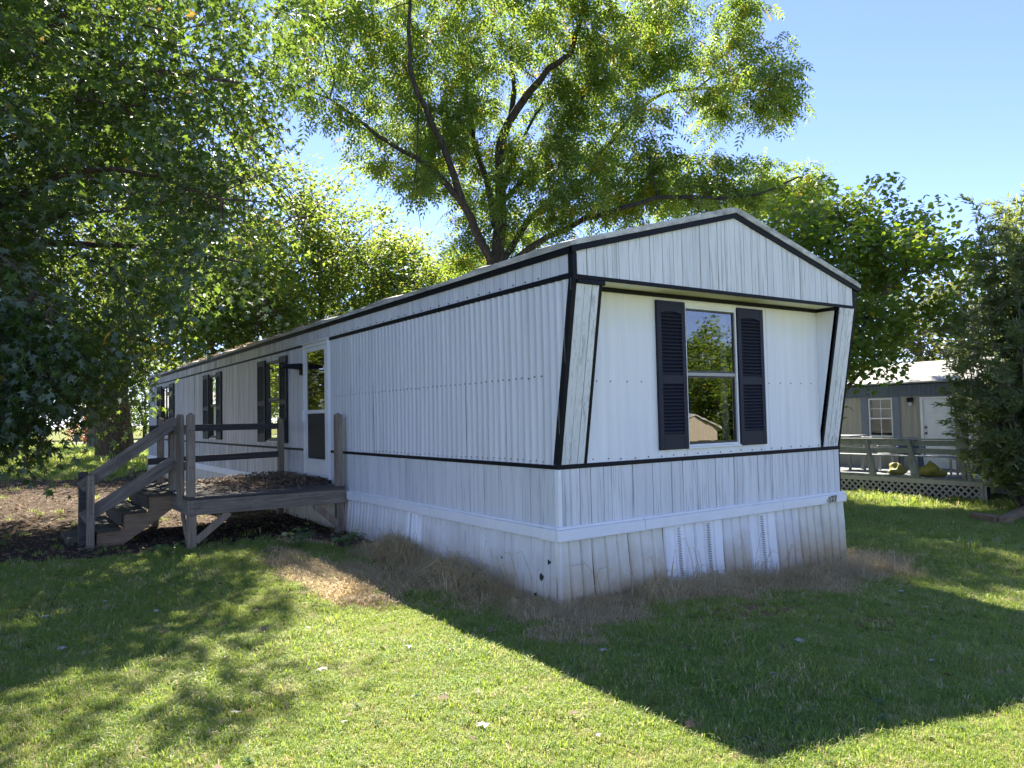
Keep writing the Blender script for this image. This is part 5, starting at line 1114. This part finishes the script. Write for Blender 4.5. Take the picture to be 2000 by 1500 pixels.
def rosette(name, seed):
    r = np.random.default_rng(seed); V, F = [], []
    for i in range(9):
        a = r.uniform(0, 6.28); L = r.uniform(.03, .06); c, q = math.cos(a), math.sin(a); w2 = L * .3; zt = r.uniform(.012, .035); k = len(V)
        V += [(0, 0, .012), (c * L * .55 - q * w2, q * L * .55 + c * w2, zt), (c * L, q * L, zt * .7), (c * L * .55 + q * w2, q * L * .55 - c * w2, zt)]; F.append((k, k + 1, k + 2, k + 3))
    me = bpy.data.meshes.new(name); me.from_pydata(V, [], F); me.update(); me.materials.append(M['lf_weed']); at = me.attributes.new('rnd', 'FLOAT', 'FACE'); at.data.foreach_set('value', r.random(9).astype(np.float32)); return bpy.data.objects.new(name, me)
p, r = sector(2.5, 12, 10); x2, y2 = p[:, 0], p[:, 1]; kk = (wob(x2, y2, .7, 21) > .1) & (f_dry(x2, y2) < .3) & (f_litter(x2, y2) < .3) & ~((x2 > -.05) & (x2 < 4.25) & (y2 > -.05) & (y2 < 21))
cv = scatter('lawn_weeds', np.stack([x2, y2, gz(x2, y2) + .012], 1)[kk], rng.uniform(.4, .85, int(kk.sum())), [rosette('weed_rosette', 70 + i) for i in range(3)], M['lf_weed']); tag(cv, 'low broad leaved weeds growing through the lawn', 'lawn weeds', kind='stuff')
# tall dry grass hugging the skirting
n = 1150; u = rng.uniform(-.25, 4.75, n); o_ = rng.gamma(1.6, .17, n); side = np.stack([u, -.08 - o_], 1)
n2 = 720; v = rng.uniform(-.3, 3.3, n2) ** 1.0; o2 = rng.gamma(1.7, .19, n2) * np.clip((3.6 - v) / 2.0, .3, 1); left = np.stack([-.08 - o2, v], 1)
n3 = 160; c3 = np.stack([rng.normal(4.35, .22, n3), rng.normal(.1, .35, n3)], 1); c3 = c3[c3[:, 0] > 4.26]
DP = np.concatenate([side, left, c3]); hz = np.concatenate([np.clip(1.15 - o_ * 1.2, .35, 1.2), np.clip(1.15 - o2 * 1.0, .35, 1.2), np.full(len(c3), .9)]) * rng.uniform(.55, 1.25, len(DP))
cl = .7 + .5 * wob(DP[:, 0], DP[:, 1], 2.0, 9); hz = hz * np.where((DP[:, 0] < .0) & (DP[:, 1] > 1.2), .95, np.where(np.hypot(DP[:, 0], DP[:, 1]) < .8, .42, .62))
dg_ = scatter('dry_grass', np.stack([DP[:, 0], DP[:, 1], gz(DP[:, 0], DP[:, 1])], 1), hz * np.clip(cl, .35, 1.2), dprotos, dm); tag(dg_, 'tall tangled tan dry grass along the skirting of the white mobile home', 'dry grass', kind='stuff')
lp = [tuft('long_stalks', 9, .10, .22, .46, .0030, 1.7, dm, 90 + i) for i in range(4)]
n = 420; kx = np.where(rng.random(n) < .58, 1, 0); u = rng.random(n); oo = .06 + rng.gamma(1.4, .13, n); DX = np.where(kx == 1, -.2 + 4.7 * u, -oo); DY = np.where(kx == 1, -oo, 3.2 * u)
ls = scatter('long_dry_stalks', np.stack([DX, DY, gz(DX, DY)], 1), rng.uniform(.45, 1.0, n) * np.where(np.hypot(DX, DY) < .7, .55, 1), lp, dm); tag(ls, 'long bent straw stalks lying over the dry grass at the skirting', 'dry grass', kind='stuff')
# a few seed stalks standing against the skirting
V, F = [], []
for i in range(46):
    if i < 30: x0, y0 = rng.uniform(.2, 4.3), -.09 - rng.random() * .15
    else: x0, y0 = -.09 - rng.random() * .2, rng.uniform(.1, 3.0)
    h = rng.uniform(.18, .52); z0 = G(x0, y0); dx, dy = rng.normal(0, .13), rng.normal(-.03, .08)
    tube_geo([(x0, y0, z0), (x0 + dx * .3, y0 + dy * .3, z0 + h * .55), (x0 + dx, y0 + dy, z0 + h), (x0 + dx * 1.9, y0 + dy * 1.6, z0 + h * .97)], 0.0036, .0018, 3, V, F)
stk = pydata('seed_stalks', V, F, dm); tag(stk, 'thin dry seed stalks standing against the skirting', 'dry grass', kind='stuff')
# leaf litter: on the ground by the porch, and heaped on the deck
lm = leaf_mat('fallen_leaf', (.17, .105, .06), (.20, .14, .09), (.22, .12, .05), .2, (.32, .25, .18), .22, .8)
n = 15000; x = rng.uniform(-8.5, .0, n); y = 4.0 + 15 * rng.random(n) ** 1.6; kf = (rng.random(n) < f_litter(x, y)) & ~((x > -.05))
x, y = x[kf], y[kf]; pl_, _ = sector(2, 11, 2.2); pl_ = pl_[(f_dry(pl_[:, 0], pl_[:, 1]) < .5) & ~((pl_[:, 0] > -.05) & (pl_[:, 0] < 4.3) & (pl_[:, 1] > -.05))]; x = np.concatenate([x, pl_[:, 0]]); y = np.concatenate([y, pl_[:, 1]])
P = np.stack([x, y, gz(x, y) + rng.uniform(.004, .03, len(x)) + .02 * (y < 4)], 1); A, N = leaf_frames(len(P), .0, .45)
ll = leaves('leaf_litter', P, A, N, rng.uniform(.03, .085, len(P)), DIAM, lm); tag(ll, 'brown fallen leaf litter under the trees and porch', 'leaf litter', kind='stuff')
n = 5200; x = rng.uniform(DX0 + .02, DX1, n); y = DY0 + .05 + (DY1 - DY0 - .1) * rng.random(n) ** .8; keep = rng.random(n) < np.clip(.12 + .9 * sm((x + 2.0) / 1.2) * sm((y - DY0) / .6), 0, 1); x, y = x[keep], y[keep]
hh = .085 * sm((x + 1.7) / 1.3) * sm((y - DY0) / 1.0)
P = np.stack([x, y, DZ + .04 + hh * rng.random(len(x)) ** .5], 1); A, N = leaf_frames(len(P), .0, .5)
dl = leaves('deck_leaf_litter', P, A, N, rng.uniform(.025, .06, len(P)), DIAM, lm); tag(dl, 'heap of brown leaves covering the porch floor', 'leaf litter', kind='stuff')
# leaf litter drifts on the roof edge far down
n = 700; y = 5 + 16 * rng.random(n); x = rng.uniform(-.03, .3, n); P = np.stack([x, y, 3.13 + (x + .05) * .27 + rng.uniform(.0, .03, n)], 1); A, N = leaf_frames(n, 0, .5)
rl = leaves('roof_leaf_litter', P, A, N, rng.uniform(.03, .07, n), DIAM, lm); tag(rl, 'dark leaf debris along the roof edge', 'leaf litter', kind='stuff')
# single pale leaves lying on the lawn
pale = leaf_mat('pale_fallen_leaf', (.36, .34, .30), (.46, .44, .40), (.3, .28, .2), .15, (.30, .14, .06), .2, .7)
spots = [(-3.45, 3.6), (-3.1, 2.7), (-3.2, 2.45), (-2.9, 1.9), (-3.6, 1.2), (-2.7, .3), (-2.3, -.4), (-2.0, .6), (-1.6, -.3), (-2.5, -1.3), (-1.9, -1.8), (-1.5, -2.2), (.6, -1.9), (1.7, -2.3), (-.1, -2.2), (2.7, -1.7), (3.3, -1.2), (1.0, -2.6), (-.6, -1.2), (-2.9, -.8), (4.9, -1.3), (-3.7, 2.2)]
for i, (x, y) in enumerate(spots):
    A = np.array([[math.cos(i * 2.1), math.sin(i * 2.1), .1]]); N = np.array([[.3 * math.sin(i), .3 * math.cos(i * 1.3), 1]]); o = leaves('fallen_leaf', np.array([[x, y, G(x, y) + .035]]), A, N, np.array([.062 + .02 * math.sin(i * 3.3)]), STAR, pale)
    tag(o, 'single pale curled maple leaf lying on the lawn', 'leaf', 'pale leaves scattered on the lawn')
# small green weeds by the porch
for i, (x, y, s, lab) in enumerate(((-.50, 3.55, 1.0, 'broad leaved green weed at the foot of the right porch post'), (-.95, 3.95, .9, 'low green weed in front of the middle of the porch'), (-.72, 4.35, .7, 'small green weed in the shade under the porch brace'), (-2.35, 4.35, .8, 'green weed clump beside the left porch leg'), (-4.0, 6.3, .9, 'green weed tuft in the leaf litter left of the steps'))):
    w_ = empty('weed', (x, y, G(x, y))); tag(w_, lab, 'weed'); V, F, P, A = [], [], [], []
    for k_ in range(9):
        a = k_ * 2.4 + i; ln = s * random.uniform(.12, .30); e = (x + ln * .6 * math.cos(a), y + ln * .6 * math.sin(a), G(x, y) + ln * .75); tube_geo([(x, y, G(x, y)), (x + ln * .25 * math.cos(a), y + ln * .25 * math.sin(a), G(x, y) + ln * .5), e], .003, .002, 4, V, F)
        for q in range(4): P.append(np.array(e) * (1 - q * .16) + np.array((x, y, G(x, y) + ln * .5)) * q * .16); A.append((math.cos(a + q * 1.9), math.sin(a + q * 1.9), -.1))
    pydata('stem', V, F, M['lf_weed'], w_); N = np.stack([rng.normal(0, .3, len(P)), rng.normal(0, .3, len(P)), np.ones(len(P))], 1); leaves('foliage', np.array(P), np.array(A), N, rng.uniform(.06, .11, len(P)) * s, BROAD, M['lf_weed'], w_)
